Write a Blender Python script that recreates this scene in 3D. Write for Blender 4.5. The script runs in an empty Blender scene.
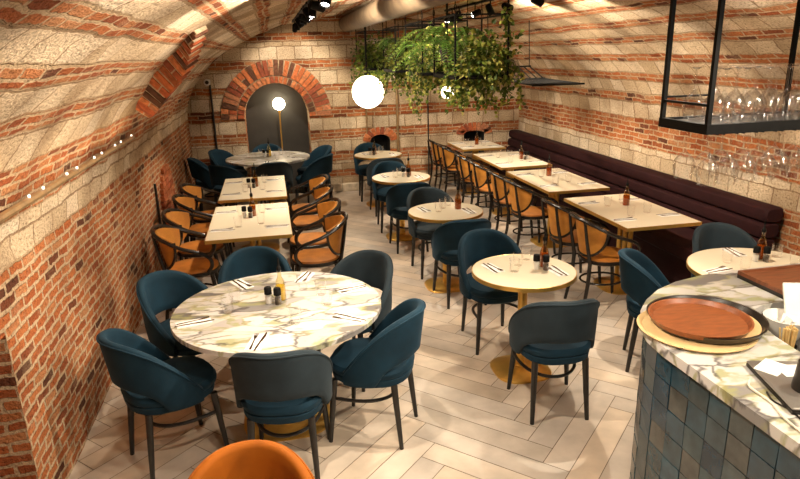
import bpy, math, random
from mathutils import Vector, Matrix
from mathutils.geometry import tessellate_polygon
from mathutils import noise as mnoise
PI = math.pi
random.seed(7)
SC = bpy.context.scene
COL = SC.collection

# ------------------------------------------------------------------ materials
def new_mat(name):
    m = bpy.data.materials.new(name); m.use_nodes = True
    nt = m.node_tree
    return m, nt, nt.nodes['Principled BSDF']

def N(nt, kind, **kw):
    n = nt.nodes.new(kind)
    for k, v in kw.items(): setattr(n, k, v)
    return n

def ramp(nt, stops, fac=None, interp='LINEAR'):
    r = N(nt, 'ShaderNodeValToRGB'); cr = r.color_ramp; cr.interpolation = interp
    while len(cr.elements) > 1: cr.elements.remove(cr.elements[0])
    cr.elements[0].position = stops[0][0]; cr.elements[0].color = (*stops[0][1], 1)
    for p, c in stops[1:]:
        e = cr.elements.new(p); e.color = (*c, 1)
    if fac is not None: nt.links.new(fac, r.inputs[0])
    return r

def math_n(nt, op, a, b=None):
    n = N(nt, 'ShaderNodeMath', operation=op)
    for i, v in enumerate((a, b)):
        if v is None: continue
        if isinstance(v, (int, float)): n.inputs[i].default_value = v
        else: nt.links.new(v, n.inputs[i])
    return n.outputs[0]

def mixc(nt, fac, a, b, mode='MIX'):
    n = N(nt, 'ShaderNodeMix', data_type='RGBA', blend_type=mode)
    if isinstance(fac, (int, float)): n.inputs[0].default_value = fac
    else: nt.links.new(fac, n.inputs[0])
    for i, v in ((6, a), (7, b)):
        if isinstance(v, tuple): n.inputs[i].default_value = (*v, 1)
        else: nt.links.new(v, n.inputs[i])
    return n.outputs[2]

def mat(name, col, rough=.5, metal=0., var=.12, scale=25., bump=0., sheen=0., spec=.5, col2=None, coat=0., stretch=None):
    m, nt, b = new_mat(name)
    tc = N(nt, 'ShaderNodeTexCoord')
    src = tc.outputs['Object']
    if stretch:
        mp = N(nt, 'ShaderNodeMapping'); mp.inputs['Scale'].default_value = stretch
        nt.links.new(src, mp.inputs[0]); src = mp.outputs[0]
    nz = N(nt, 'ShaderNodeTexNoise'); nz.inputs['Scale'].default_value = scale; nz.inputs['Detail'].default_value = 4
    nt.links.new(src, nz.inputs['Vector'])
    c2 = col2 or tuple(max(0, c * (1 - 2 * var)) for c in col)
    r = ramp(nt, [(.3, c2), (.7, col)], nz.outputs['Fac'])
    nt.links.new(r.outputs[0], b.inputs['Base Color'])
    b.inputs['Roughness'].default_value = rough; b.inputs['Metallic'].default_value = metal
    b.inputs['Specular IOR Level'].default_value = spec
    if sheen:
        b.inputs['Sheen Weight'].default_value = sheen; b.inputs['Sheen Roughness'].default_value = .4
        b.inputs['Sheen Tint'].default_value = (*[min(1, c * 2.5 + .1) for c in col], 1)
    if coat: b.inputs['Coat Weight'].default_value = coat
    if bump:
        bp = N(nt, 'ShaderNodeBump'); bp.inputs['Strength'].default_value = bump; bp.inputs['Distance'].default_value = .01
        nt.links.new(nz.outputs['Fac'], bp.inputs['Height']); nt.links.new(bp.outputs[0], b.inputs['Normal'])
    return m

def masonry(name, bands, vmax=4.8, row=.0575, bw=.2, shift=0., stone_h=.285, tone=1.0, patches=0., mort=.0085):
    m, nt, b = new_mat(name); L = nt.links.new
    uv = N(nt, 'ShaderNodeUVMap'); uv.uv_map = 'UVMap'
    nz = N(nt, 'ShaderNodeTexNoise'); nz.inputs['Scale'].default_value = 4.5; nz.inputs['Detail'].default_value = 3
    L(uv.outputs[0], nz.inputs['Vector'])
    sub = N(nt, 'ShaderNodeVectorMath', operation='SUBTRACT'); L(nz.outputs['Color'], sub.inputs[0]); sub.inputs[1].default_value = (.5, .5, .5)
    scl = N(nt, 'ShaderNodeVectorMath', operation='SCALE'); L(sub.outputs[0], scl.inputs[0]); scl.inputs['Scale'].default_value = .045
    nz2 = N(nt, 'ShaderNodeTexNoise'); nz2.inputs['Scale'].default_value = 28; nz2.inputs['Detail'].default_value = 3
    L(uv.outputs[0], nz2.inputs['Vector'])
    sub2 = N(nt, 'ShaderNodeVectorMath', operation='SUBTRACT'); L(nz2.outputs['Color'], sub2.inputs[0]); sub2.inputs[1].default_value = (.5, .5, .5)
    scl2 = N(nt, 'ShaderNodeVectorMath', operation='SCALE'); L(sub2.outputs[0], scl2.inputs[0]); scl2.inputs['Scale'].default_value = .018
    add = N(nt, 'ShaderNodeVectorMath', operation='ADD'); L(uv.outputs[0], add.inputs[0]); L(scl.outputs[0], add.inputs[1])
    add2 = N(nt, 'ShaderNodeVectorMath', operation='ADD'); L(add.outputs[0], add2.inputs[0]); L(scl2.outputs[0], add2.inputs[1])
    vec = add2.outputs[0]
    def bricks(w, h, mortar, off, dv):
        mp = N(nt, 'ShaderNodeMapping'); mp.inputs['Location'].default_value = (0, dv, 0); L(vec, mp.inputs[0])
        t = N(nt, 'ShaderNodeTexBrick'); t.offset = off; t.squash = 1
        t.inputs['Color1'].default_value = (0, 0, 0, 1); t.inputs['Color2'].default_value = (1, 1, 1, 1)
        t.inputs['Scale'].default_value = 1; t.inputs['Mortar Size'].default_value = mortar; t.inputs['Mortar Smooth'].default_value = .25
        t.inputs['Brick Width'].default_value = w; t.inputs['Row Height'].default_value = h; t.inputs['Bias'].default_value = 0
        L(mp.outputs[0], t.inputs[0]); return t
    bt = bricks(bw, row, mort, .5, -shift)
    st = bricks(.27, stone_h, .007, .37, -shift)
    sep = N(nt, 'ShaderNodeSeparateXYZ'); L(vec, sep.inputs[0])
    def mask(d):
        f = math_n(nt, 'DIVIDE', math_n(nt, 'ADD', sep.outputs[1], d), vmax)
        stops = [(0, (0, 0, 0))]
        for a, c in bands:
            if a <= 0: stops = [(0, (1, 1, 1))]
            else: stops.append((a / vmax, (1, 1, 1)))
            stops.append((min(1, c / vmax), (0, 0, 0)))
        return ramp(nt, stops, f, 'CONSTANT').outputs[0]
    mk = mask(0.); m1 = mask(.006); m2 = mask(-.006)
    if patches:
        vor = N(nt, 'ShaderNodeTexVoronoi', distance='CHEBYCHEV'); vor.inputs['Scale'].default_value = 2.1; vor.inputs['Randomness'].default_value = .9
        L(vec, vor.inputs['Vector'])
        sepc = N(nt, 'ShaderNodeSeparateColor'); L(vor.outputs['Color'], sepc.inputs[0])
        inside = math_n(nt, 'MULTIPLY', math_n(nt, 'LESS_THAN', vor.outputs['Distance'], .13), math_n(nt, 'LESS_THAN', sepc.outputs[0], patches))
        mk = math_n(nt, 'MAXIMUM', mk, inside)
    edge = math_n(nt, 'ABSOLUTE', math_n(nt, 'SUBTRACT', m1, m2))
    # brick colour per brick
    bc = ramp(nt, [(0, (.13, .05, .028)), (.14, (.36, .10, .035)), (.45, (.50, .155, .052)), (.75, (.57, .205, .075)), (1, (.58, .28, .13))], bt.outputs['Color'])
    sc_ = ramp(nt, [(0, (.60, .46, .30)), (.5, (.78, .64, .46)), (1, (.84, .73, .57))], st.outputs['Color'])
    pit = N(nt, 'ShaderNodeTexNoise'); pit.inputs['Scale'].default_value = 55; pit.inputs['Detail'].default_value = 5; pit.inputs['Roughness'].default_value = .65
    L(uv.outputs[0], pit.inputs['Vector'])
    pr = ramp(nt, [(.32, (.28, .23, .19)), (.44, (.82, .79, .76)), (.7, (1.12, 1.12, 1.12))], pit.outputs['Fac'])
    big = N(nt, 'ShaderNodeTexNoise'); big.inputs['Scale'].default_value = 1.7; big.inputs['Detail'].default_value = 5
    L(uv.outputs[0], big.inputs['Vector'])
    bgr = ramp(nt, [(.3, (.5, .43, .37)), (.6, (1.06, 1.03, 1.0))], big.outputs['Fac'])
    mortar = (.66, .50, .33)
    brick_c = mixc(nt, bt.outputs['Fac'], bc.outputs[0], mortar)
    stone_c = mixc(nt, math_n(nt, 'MULTIPLY', st.outputs['Fac'], .75), sc_.outputs[0], (.34, .22, .13))
    c = mixc(nt, mk, brick_c, stone_c)
    c = mixc(nt, math_n(nt, 'MULTIPLY', edge, .8), c, (.50, .36, .22))
    # lime wash smears over some bricks
    sm = N(nt, 'ShaderNodeTexNoise'); sm.inputs['Scale'].default_value = 7; sm.inputs['Detail'].default_value = 6; L(uv.outputs[0], sm.inputs['Vector'])
    smr = ramp(nt, [(.54, (0, 0, 0)), (.78, (.55, .55, .55))], sm.outputs['Fac'])
    c = mixc(nt, smr.outputs[0], c, (.66, .50, .33))
    c = mixc(nt, 1., c, pr.outputs[0], 'MULTIPLY')
    c = mixc(nt, 1., c, bgr.outputs[0], 'MULTIPLY')
    if tone != 1: c = mixc(nt, 1., c, (tone, tone, tone), 'MULTIPLY')
    L(c, b.inputs['Base Color']); b.inputs['Roughness'].default_value = .9; b.inputs['Specular IOR Level'].default_value = .2
    # relief
    hb = math_n(nt, 'SUBTRACT', 1., bt.outputs['Fac']); hs = math_n(nt, 'ADD', math_n(nt, 'SUBTRACT', 1., st.outputs['Fac']), .25)
    hm = N(nt, 'ShaderNodeMix', data_type='FLOAT'); L(mk, hm.inputs[0]); L(hb, hm.inputs[2]); L(hs, hm.inputs[3])
    h = math_n(nt, 'ADD', hm.outputs[0], math_n(nt, 'MULTIPLY', pit.outputs['Fac'], 1.3))
    h = math_n(nt, 'SUBTRACT', h, math_n(nt, 'MULTIPLY', edge, .6))
    bp = N(nt, 'ShaderNodeBump'); bp.inputs['Strength'].default_value = 1.; bp.inputs['Distance'].default_value = .016
    L(h, bp.inputs['Height']); L(bp.outputs[0], b.inputs['Normal'])
    return m

def colattr_mat(name, rough=.5, noise=.25, scale=9., stretch=(1, 1, 1), bump=.0, spec=.5, sss=0., mul=(1, 1, 1)):
    m, nt, b = new_mat(name); L = nt.links.new
    at = N(nt, 'ShaderNodeAttribute'); at.attribute_name = 'Col'
    tc = N(nt, 'ShaderNodeTexCoord'); mp = N(nt, 'ShaderNodeMapping'); mp.inputs['Scale'].default_value = stretch
    L(tc.outputs['Object'], mp.inputs[0])
    nz = N(nt, 'ShaderNodeTexNoise'); nz.inputs['Scale'].default_value = scale; nz.inputs['Detail'].default_value = 5; L(mp.outputs[0], nz.inputs['Vector'])
    r = ramp(nt, [(.3, tuple(c * (1 - noise) for c in mul)), (.7, tuple(c * (1 + noise * .35) for c in mul))], nz.outputs['Fac'])
    L(mixc(nt, 1., at.outputs['Color'], r.outputs[0], 'MULTIPLY'), b.inputs['Base Color'])
    b.inputs['Roughness'].default_value = rough; b.inputs['Specular IOR Level'].default_value = spec
    if bump:
        bp = N(nt, 'ShaderNodeBump'); bp.inputs['Strength'].default_value = bump; bp.inputs['Distance'].default_value = .01
        L(nz.outputs['Fac'], bp.inputs['Height']); L(bp.outputs[0], b.inputs['Normal'])
    return m

def glass_mat(name, tint=(1, 1, 1), refl=.12):
    m, nt, b = new_mat(name); L = nt.links.new
    nt.nodes.remove(b); out = nt.nodes['Material Output']
    tr = N(nt, 'ShaderNodeBsdfTransparent'); tr.inputs[0].default_value = (*tint, 1)
    gl = N(nt, 'ShaderNodeBsdfGlossy'); gl.inputs['Roughness'].default_value = .09; gl.inputs[0].default_value = (1, 1, 1, 1)
    lw = N(nt, 'ShaderNodeLayerWeight'); lw.inputs[0].default_value = .42
    f = math_n(nt, 'ADD', math_n(nt, 'MULTIPLY', math_n(nt, 'POWER', lw.outputs['Facing'], 1.6), .75), refl * .45)
    mx = N(nt, 'ShaderNodeMixShader'); L(f, mx.inputs[0]); L(tr.outputs[0], mx.inputs[1]); L(gl.outputs[0], mx.inputs[2])
    L(mx.outputs[0], out.inputs[0]); return m

def emit_mat(name, col, s):
    m, nt, b = new_mat(name)
    b.inputs['Base Color'].default_value = (*col, 1); b.inputs['Emission Color'].default_value = (*col, 1); b.inputs['Emission Strength'].default_value = s
    return m

def marble_mat(name):
    m, nt, b = new_mat(name); L = nt.links.new
    tc = N(nt, 'ShaderNodeTexCoord'); mp = N(nt, 'ShaderNodeMapping'); mp.inputs['Scale'].default_value = (1.2, 2.6, 1.2); mp.inputs['Rotation'].default_value = (0, 0, -.25)
    L(tc.outputs['Object'], mp.inputs[0])
    w = N(nt, 'ShaderNodeTexNoise'); w.inputs['Scale'].default_value = 2.2; w.inputs['Detail'].default_value = 5; L(mp.outputs[0], w.inputs['Vector'])
    ad = N(nt, 'ShaderNodeMix', data_type='RGBA', blend_type='LINEAR_LIGHT'); ad.inputs[0].default_value = .32; L(mp.outputs[0], ad.inputs[6]); L(w.outputs['Color'], ad.inputs[7])
    v = N(nt, 'ShaderNodeTexVoronoi', feature='DISTANCE_TO_EDGE'); v.inputs['Scale'].default_value = 3.6; L(ad.outputs[2], v.inputs['Vector'])
    vc = N(nt, 'ShaderNodeTexVoronoi'); vc.inputs['Scale'].default_value = 3.6; L(ad.outputs[2], vc.inputs['Vector'])
    sp = N(nt, 'ShaderNodeSeparateColor'); L(vc.outputs['Color'], sp.inputs[0])
    base = ramp(nt, [(0, (.52, .49, .46)), (.40, (.62, .59, .56)), (.56, (.32, .29, .28)), (.66, (.62, .58, .53)), (.79, (.10, .09, .09)), (.89, (.60, .57, .52))], sp.outputs[0])
    n2 = N(nt, 'ShaderNodeTexNoise'); n2.inputs['Scale'].default_value = 4.5; n2.inputs['Detail'].default_value = 6; L(ad.outputs[2], n2.inputs['Vector'])
    gm = ramp(nt, [(.54, (0, 0, 0)), (.63, (.8, .8, .8))], n2.outputs['Fac'])
    c = mixc(nt, gm.outputs[0], base.outputs[0], (.30, .30, .13))
    vm = ramp(nt, [(0, (1, 1, 1)), (.03, (.8, .8, .8)), (.085, (0, 0, 0))], v.outputs['Distance'])
    n3 = N(nt, 'ShaderNodeTexNoise'); n3.inputs['Scale'].default_value = 3; L(mp.outputs[0], n3.inputs['Vector'])
    vcx = ramp(nt, [(.40, (.07, .06, .06)), (.52, (.30, .27, .10)), (.62, (.55, .5, .42))], n3.outputs['Fac'])
    c = mixc(nt, math_n(nt, 'MULTIPLY', vm.outputs[0], .85), c, vcx.outputs[0])
    L(c, b.inputs['Base Color']); b.inputs['Roughness'].default_value = .28; b.inputs['Specular IOR Level'].default_value = .35
    return m

M = {}
P0, PER = 1.68, .285
vb = [(P0 + k * PER, P0 + k * PER + .17) for k in range(10)]
M['masonry_right'] = masonry('masonry_right', [(0, .2), (.84, 1.06), (1.37, 1.565)] + vb, shift=P0 + .17, bw=.185)
M['masonry_left'] = masonry('masonry_left', [(1.26, 1.47), (1.78, 1.97)] + [(2.085 + k * PER, 2.085 + k * PER + .17) for k in range(9)], shift=2.085 + .17, patches=.16, bw=.165, mort=.0105)
M['masonry_back'] = masonry('masonry_back', [(.0, .22), (.34, .5), (.65, .85), (1.0, 1.2), (1.36, 1.6), (1.72, 1.96), (2.11, 2.37), (2.5, 2.66)], shift=1.2, stone_h=.37, row=.06, tone=.92, bw=.22)
M['brick_voussoir'] = colattr_mat('brick_voussoir', rough=.9, noise=.45, scale=30, bump=.6, spec=.2)
M['limestone'] = mat('limestone', (.72, .58, .42), .9, var=.25, scale=12, bump=.6)
M['charcoal'] = mat('charcoal_panel', (.040, .036, .031), .55, var=.15, scale=6)
M['opening_black'] = mat('opening_black', (.012, .010, .009), .9)  # even near-black lining of the two small wall openings
M['velvet_blue'] = mat('velvet_blue', (.0065, .030, .052), .8, var=.2, scale=7, sheen=.28, spec=.2)
M['velvet_slate'] = mat('velvet_slate', (.022, .034, .043), .8, var=.16, scale=7, sheen=.25, spec=.2)
M['velvet_ochre'] = mat('velvet_ochre', (.37, .098, .005), .75, var=.16, scale=8, sheen=.3, spec=.2)
M['velvet_plum'] = mat('velvet_plum', (.026, .0052, .006), .8, var=.15, scale=8, sheen=.04, spec=.2)
M['black_wood'] = mat('black_wood', (.016, .013, .011), .38, var=.25, scale=30)
M['bentwood'] = mat('bentwood', (.014, .010, .008), .25, var=.25, scale=30)
M['brass'] = mat('brass', (.76, .46, .11), .34, .8, var=.08, scale=12)
M['cream_top'] = mat('cream_top', (.74, .655, .49), .36, var=.03, scale=5, spec=.4)
M['marble'] = marble_mat('veined_marble')
M['black_metal'] = mat('black_metal', (.006, .0055, .005), .6, 0., var=.2, scale=40, spec=.15)
M['grey_metal'] = mat('grey_metal', (.42, .38, .33), .4, .8, var=.1, scale=20)
M['steel'] = mat('steel', (.35, .31, .27), .22, 1., var=.1, scale=30)
M['duct'] = mat('galvanised_duct', (.21, .145, .085), .7, .05, var=.2, scale=6)
M['copper_brown'] = mat('conduit_brown', (.36, .22, .10), .45, .3, var=.2, scale=14)
M['paper'] = mat('paper', (.86, .84, .80), .8, var=.03)
M['porcelain'] = mat('porcelain', (.84, .80, .74), .25, var=.02)
M['glass'] = glass_mat('clear_glass')
M['glass_amber'] = glass_mat('amber_glass', (.78, .58, .30)); M['glass_pale'] = glass_mat('pale_oil_glass', (.93, .88, .66))
M['glass_wine'] = glass_mat('wine_glass', refl=.2)
M['bulb'] = emit_mat('globe_opal', (1., .86, .62), 9.)
M['bulb_far'] = emit_mat('lamp_opal', (1., .84, .56), 24.)
M['lens'] = emit_mat('spot_lens', (1., .93, .82), 14.)
M['led'] = emit_mat('led', (1., .9, .75), 3.)
M['white_plastic'] = mat('white_plastic', (.75, .72, .66), .4, var=.03)
M['terracotta_wood'] = mat('tray_wood', (.30, .088, .028), .38, var=.2, scale=14, stretch=(1, 4, 1))
M['walnut_wood'] = mat('tray_walnut', (.26, .085, .035), .4, var=.22, scale=10, stretch=(1, 6, 1))
M['tray_cream'] = mat('tray_cream', (.74, .50, .24), .42, var=.06)
M['tray_black'] = mat('tray_black', (.016, .012, .010), .32, var=.2)
M['bamboo'] = mat('bamboo', (.74, .50, .20), .6, var=.12, scale=40)
M['pale_wood'] = mat('peppercorn', (.10, .06, .035), .8, var=.4, scale=300)
M['salt'] = mat('salt', (.80, .76, .70), .8, var=.1, scale=300)
M['leaf'] = colattr_mat('leaf', rough=.5, noise=.3, scale=60, spec=.3)
M['stem'] = mat('stem', (.10, .09, .03), .7)
M['soil'] = mat('soil', (.03, .02, .014), .95)
nt_ = M['leaf'].node_tree; tl_n = N(nt_, 'ShaderNodeBsdfTranslucent'); ms_ = N(nt_, 'ShaderNodeMixShader'); ms_.inputs[0].default_value = .4
bs_ = nt_.nodes['Principled BSDF']; nt_.links.new(bs_.inputs['Base Color'].links[0].from_socket, tl_n.inputs[0])
nt_.links.new(bs_.outputs[0], ms_.inputs[1]); nt_.links.new(tl_n.outputs[0], ms_.inputs[2]); nt_.links.new(ms_.outputs[0], nt_.nodes['Material Output'].inputs[0])
M['floor'] = colattr_mat('floor_planks', rough=.36, noise=.22, scale=5, stretch=(1, 1, 1), spec=.35)
M['tile'] = colattr_mat('glazed_tile', rough=.16, noise=.45, scale=14, spec=.5, bump=.12)
M['worktop'] = mat('dark_worktop', (.04, .036, .032), .4)
M['grout'] = mat('grout', (.26, .205, .145), .9)
M['laptop'] = mat('laptop_metal', (.34, .31, .28), .35, .6, var=.04)
M['cable_white'] = mat('cable_white', (.78, .70, .58), .5, var=.03)
m_, nt_, b_ = new_mat('oil'); b_.inputs['Base Color'].default_value = (.50, .15, .012, 1); b_.inputs['Roughness'].default_value = .1
b_.inputs['Transmission Weight'].default_value = .55; b_.inputs['IOR'].default_value = 1.2
M['oil'] = m_
m2_ = m_.copy(); m2_.name = 'oil_pale'; m2_.node_tree.nodes['Principled BSDF'].inputs['Base Color'].default_value = (.78, .56, .08, 1); M['oil_pale'] = m2_
def ochre_mat():
    m, nt, b = new_mat('ochre_cane'); L = nt.links.new
    tc = N(nt, 'ShaderNodeTexCoord')
    ch = N(nt, 'ShaderNodeTexVoronoi'); ch.inputs['Scale'].default_value = 90; L(tc.outputs['Object'], ch.inputs['Vector'])
    nz = N(nt, 'ShaderNodeTexNoise'); nz.inputs['Scale'].default_value = 9; L(tc.outputs['Object'], nz.inputs['Vector'])
    r = ramp(nt, [(.3, (.38, .14, .014)), (.7, (.56, .23, .03))], nz.outputs['Fac'])
    r2 = ramp(nt, [(.0, (.72, .72, .72)), (.35, (1, 1, 1))], ch.outputs['Distance'])
    L(mixc(nt, 1., r.outputs[0], r2.outputs[0], 'MULTIPLY'), b.inputs['Base Color']); b.inputs['Roughness'].default_value = .6
    return m
M['ochre_cane'] = ochre_mat()
M['ochre_seat'] = mat('ochre_seat', (.44, .15, .012), .6, var=.18, scale=10)

# ------------------------------------------------------------------ mesh builder
class MB:
    def __init__(s): s.v = []; s.f = []; s.m = []; s.c = []; s.uv = []
    def face(s, idx, mi=0, col=(1, 1, 1), uv=None): s.f.append(tuple(idx)); s.m.append(mi); s.c.append(col); s.uv.append(uv)
    def quadpts(s, pts, mi=0, col=(1, 1, 1), uv=None):
        n = len(s.v); s.v += [Vector(p) for p in pts]; s.face(range(n, n + len(pts)), mi, col, uv)
    def box(s, c, size, rz=0., mi=0, col=(1, 1, 1), R=None, bev=0.):
        hx, hy, hz = [q / 2 for q in size]; n = len(s.v)
        R = R or Matrix.Rotation(rz, 3, 'Z'); c = Vector(c)
        if bev <= 0:
            for z in (-hz, hz):
                for x, y in ((-hx, -hy), (hx, -hy), (hx, hy), (-hx, hy)): s.v.append(c + R @ Vector((x, y, z)))
            for q in ((3, 2, 1, 0), (4, 5, 6, 7), (0, 1, 5, 4), (1, 2, 6, 5), (2, 3, 7, 6), (3, 0, 4, 7)): s.face([n + i for i in q], mi, col)
        else:
            b = bev; rings = []
            for z, d in ((-hz, b), (-hz + b, 0), (hz - b, 0), (hz, b)):
                X, Y = hx - d, hy - d; e = b * .6
                rings.append([c + R @ Vector((x, y, z)) for x, y in ((-X + e, -Y), (X - e, -Y), (X, -Y + e), (X, Y - e), (X - e, Y), (-X + e, Y), (-X, Y - e), (-X, -Y + e))])
            s.loft(rings, True, True, mi, col)
    def loft(s, rings, cap0=True, cap1=True, mi=0, col=(1, 1, 1), closed=True):
        n = len(s.v); k = len(rings[0])
        for r in rings: s.v += [Vector(p) for p in r]
        for i in range(len(rings) - 1):
            for j in range(k if closed else k - 1):
                a = n + i * k + j; b = n + i * k + (j + 1) % k
                s.face((a, b, b + k, a + k), mi, col)
        if cap0: s.face([n + j for j in reversed(range(k))], mi, col)
        if cap1: s.face([n + (len(rings) - 1) * k + j for j in range(k)], mi, col)
    def tube(s, pts, r, n=8, closed=False, mi=0, col=(1, 1, 1), flat=None):
        pts = [Vector(p) for p in pts]; rs = r if isinstance(r, (list, tuple)) else [r] * len(pts)
        rings = []; up = None; K = len(pts)
        for i, p in enumerate(pts):
            a = pts[(i - 1) % K] if (closed or i > 0) else p; b = pts[(i + 1) % K] if (closed or i < K - 1) else p
            t = (b - a).normalized()
            if up is None: up = Vector((0, 0, 1)) if abs(t.z) < .9 else Vector((1, 0, 0))
            x = t.cross(up); 
            if x.length < 1e-6: x = t.cross(Vector((0, 1, .3)))
            x.normalize(); y = x.cross(t).normalized(); up = y
            fx, fy = flat or (1, 1)
            rings.append([p + (x * math.cos(2 * PI * j / n) * fx + y * math.sin(2 * PI * j / n) * fy) * rs[i] for j in range(n)])
        if closed: rings.append(rings[0]); s.loft(rings, False, False, mi, col)
        else: s.loft(rings, True, True, mi, col)
    def lathe(s, prof, n=20, c=(0, 0, 0), mi=0, col=(1, 1, 1), cap0=True, cap1=True):
        c = Vector(c)
        s.loft([[c + Vector((r * math.cos(2 * PI * j / n), r * math.sin(2 * PI * j / n), z)) for j in range(n)] for r, z in prof], cap0, cap1, mi, col)
    def prism(s, poly, z0, z1, mi=0, col=(1, 1, 1)):
        s.loft([[(x, y, z0) for x, y in poly], [(x, y, z1) for x, y in poly]], True, True, mi, col)
    def build(s, name, m, parent=None, smooth=True, angle=40, uv=False, colattr=False):
        me = bpy.data.meshes.new(name)
        me.from_pydata([tuple(v) for v in s.v], [], s.f)
        mats = m if isinstance(m, (list, tuple)) else [m]
        for q in mats: me.materials.append(M[q] if isinstance(q, str) else q)
        if len(mats) > 1: me.polygons.foreach_set('material_index', s.m)
        if uv:
            l = me.uv_layers.new(name='UVMap'); i = 0
            for u in s.uv:
                for q in u: l.data[i].uv = q; i += 1
        if colattr:
            a = me.attributes.new('Col', 'FLOAT_COLOR', 'FACE')
            fl = []
            for c in s.c: fl += [c[0], c[1], c[2], 1.]
            a.data.foreach_set('color', fl)
        if smooth:
            me.polygons.foreach_set('use_smooth', [True] * len(me.polygons))
            try: me.set_sharp_from_angle(angle=math.radians(angle))
            except Exception: pass
        me.update()
        o = bpy.data.objects.new(name, me); COL.objects.link(o)
        if parent is not None: o.parent = parent
        return o

def tag(o, label, cat, group=None, kind=None):
    if label: o['label'] = label
    if cat: o['category'] = cat
    if group: o['group'] = group
    if kind: o['kind'] = kind
    return o
def thing(name, label, cat, loc=(0, 0, 0), rz=0., group=None):
    o = bpy.data.objects.new(name, None); COL.objects.link(o); o.empty_display_size = .1
    o.location = loc; o.rotation_euler = (0, 0, rz); return tag(o, label, cat, group)
def struct(o): o['kind'] = 'structure'; return o
KIDS = {}
def kids(o):
    return [c for c in bpy.data.objects if c.parent == o]
def freeze(o):
    KIDS[o] = [(c, [d for d in bpy.data.objects if d.parent == c]) for c in bpy.data.objects if c.parent == o]
    return o
def dup(root, loc, rz, label, group=None, first={}):
    """the first use places the prototype itself, later uses copy it with its parts"""
    if root not in KIDS: freeze(root)
    if root not in first: first[root] = 1; r = root
    else:
        r = root.copy(); COL.objects.link(r)
        for c, ds in KIDS[root]:
            cc = c.copy(); COL.objects.link(cc); cc.parent = r
            for d in ds: dd = d.copy(); COL.objects.link(dd); dd.parent = cc
    r.location = loc; r.rotation_euler = (0, 0, rz); r['label'] = label
    if group: r['group'] = group
    return r

# ------------------------------------------------------------------ room shell
XC, AX, ZS, BZ = 1.45, 2.70, 1.28, 1.48
XL, XR, YB, YF = XC - AX, XC + AX, 10.2, -1.3
def vault(a): return (XC + AX * math.cos(a), ZS + BZ * math.sin(a))      # a = 0 right ... pi left
arc = [0.]; NA = 72
for i in range(NA):
    p, q = vault(PI * i / NA), vault(PI * (i + 1) / NA); arc.append(arc[-1] + math.hypot(p[0] - q[0], p[1] - q[1]))
ATOT = arc[-1]
NY = 72; ys = [YF + (YB + .02 - YF) * i / NY for i in range(NY + 1)]
def lump(p, s=.014): return s * mnoise.noise(Vector(p) * 2.6) + s * .6 * mnoise.noise(Vector(p) * 7.)

def wall_side(name, x, sgn, matname):
    b = MB(); nz = 10
    for i in range(NY + 1):
        for k in range(nz + 1):
            z = ZS * k / nz; d = lump((x, ys[i], z)) if k < nz else 0
            b.v.append(Vector((x + sgn * d, ys[i], z)))
    for i in range(NY):
        for k in range(nz):
            a = i * (nz + 1) + k; q = (a, a + nz + 1, a + nz + 2, a + 1)
            uv = [(ys[i], ZS * k / nz), (ys[i + 1], ZS * k / nz), (ys[i + 1], ZS * (k + 1) / nz), (ys[i], ZS * (k + 1) / nz)]
            if name == 'wall_left' and 16 <= i < 26 and k < 8: continue
            if sgn > 0: q = q[::-1]; uv = uv[::-1]
            b.face(q, 0, uv=uv)
    return struct(b.build(name, matname, uv=True))
wall_side('wall_left', XL, 1, 'masonry_left'); wall_side('wall_right', XR, -1, 'masonry_right')
b = MB(); ya, yb, zt_, xd = ys[16], ys[26], ZS * .8, XL - .5
def rq(pts, uv): b.quadpts(pts, 0, uv=uv)
rq([(XL + .008, yb, 0), (XL + .008, yb, zt_), (xd, yb, zt_), (xd, yb, 0)], [(0, 0), (0, zt_), (.5, zt_), (.5, 0)])
rq([(XL + .008, ya, 0), (xd, ya, 0), (xd, ya, zt_), (XL + .008, ya, zt_)], [(0, 0), (.5, 0), (.5, zt_), (0, zt_)])
rq([(xd, ya, 0), (xd, yb, 0), (xd, yb, zt_), (xd, ya, zt_)], [(ya, 0), (yb, 0), (yb, zt_), (ya, zt_)])
rq([(xd, ya, zt_), (xd, yb, zt_), (XL + .008, yb, zt_), (XL + .008, ya, zt_)], [(ya, 0), (yb, 0), (yb, .5), (ya, .5)])
rq([(xd, ya, .001), (XL, ya, .001), (XL, yb, .001), (xd, yb, .001)], [(ya, 0), (yb, 0), (yb, .5), (ya, .5)])
struct(b.build('trim_10', 'masonry_left', uv=True, smooth=False))
b = MB()
for i in range(NY + 1):
    for k in range(NA + 1):
        x, z = vault(PI * k / NA); d = 1 - lump((x, ys[i], z), .012) * (1 if 0 < k < NA else 0)
        b.v.append(Vector((XC + (x - XC) * d, ys[i], ZS + (z - ZS) * d)))
for i in range(NY):
    for k in range(NA):
        a = i * (NA + 1) + k
        right = k < NA // 2
        v0, v1 = (ZS + arc[k], ZS + arc[k + 1]) if right else (ZS + ATOT - arc[k], ZS + ATOT - arc[k + 1])
        b.face((a, a + 1, a + NA + 2, a + NA + 1), 0 if right else 1, uv=[(ys[i], v0), (ys[i], v1), (ys[i + 1], v1), (ys[i + 1], v0)])
struct(b.build('ceiling', ['masonry_right', 'masonry_left'], uv=True))

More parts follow.
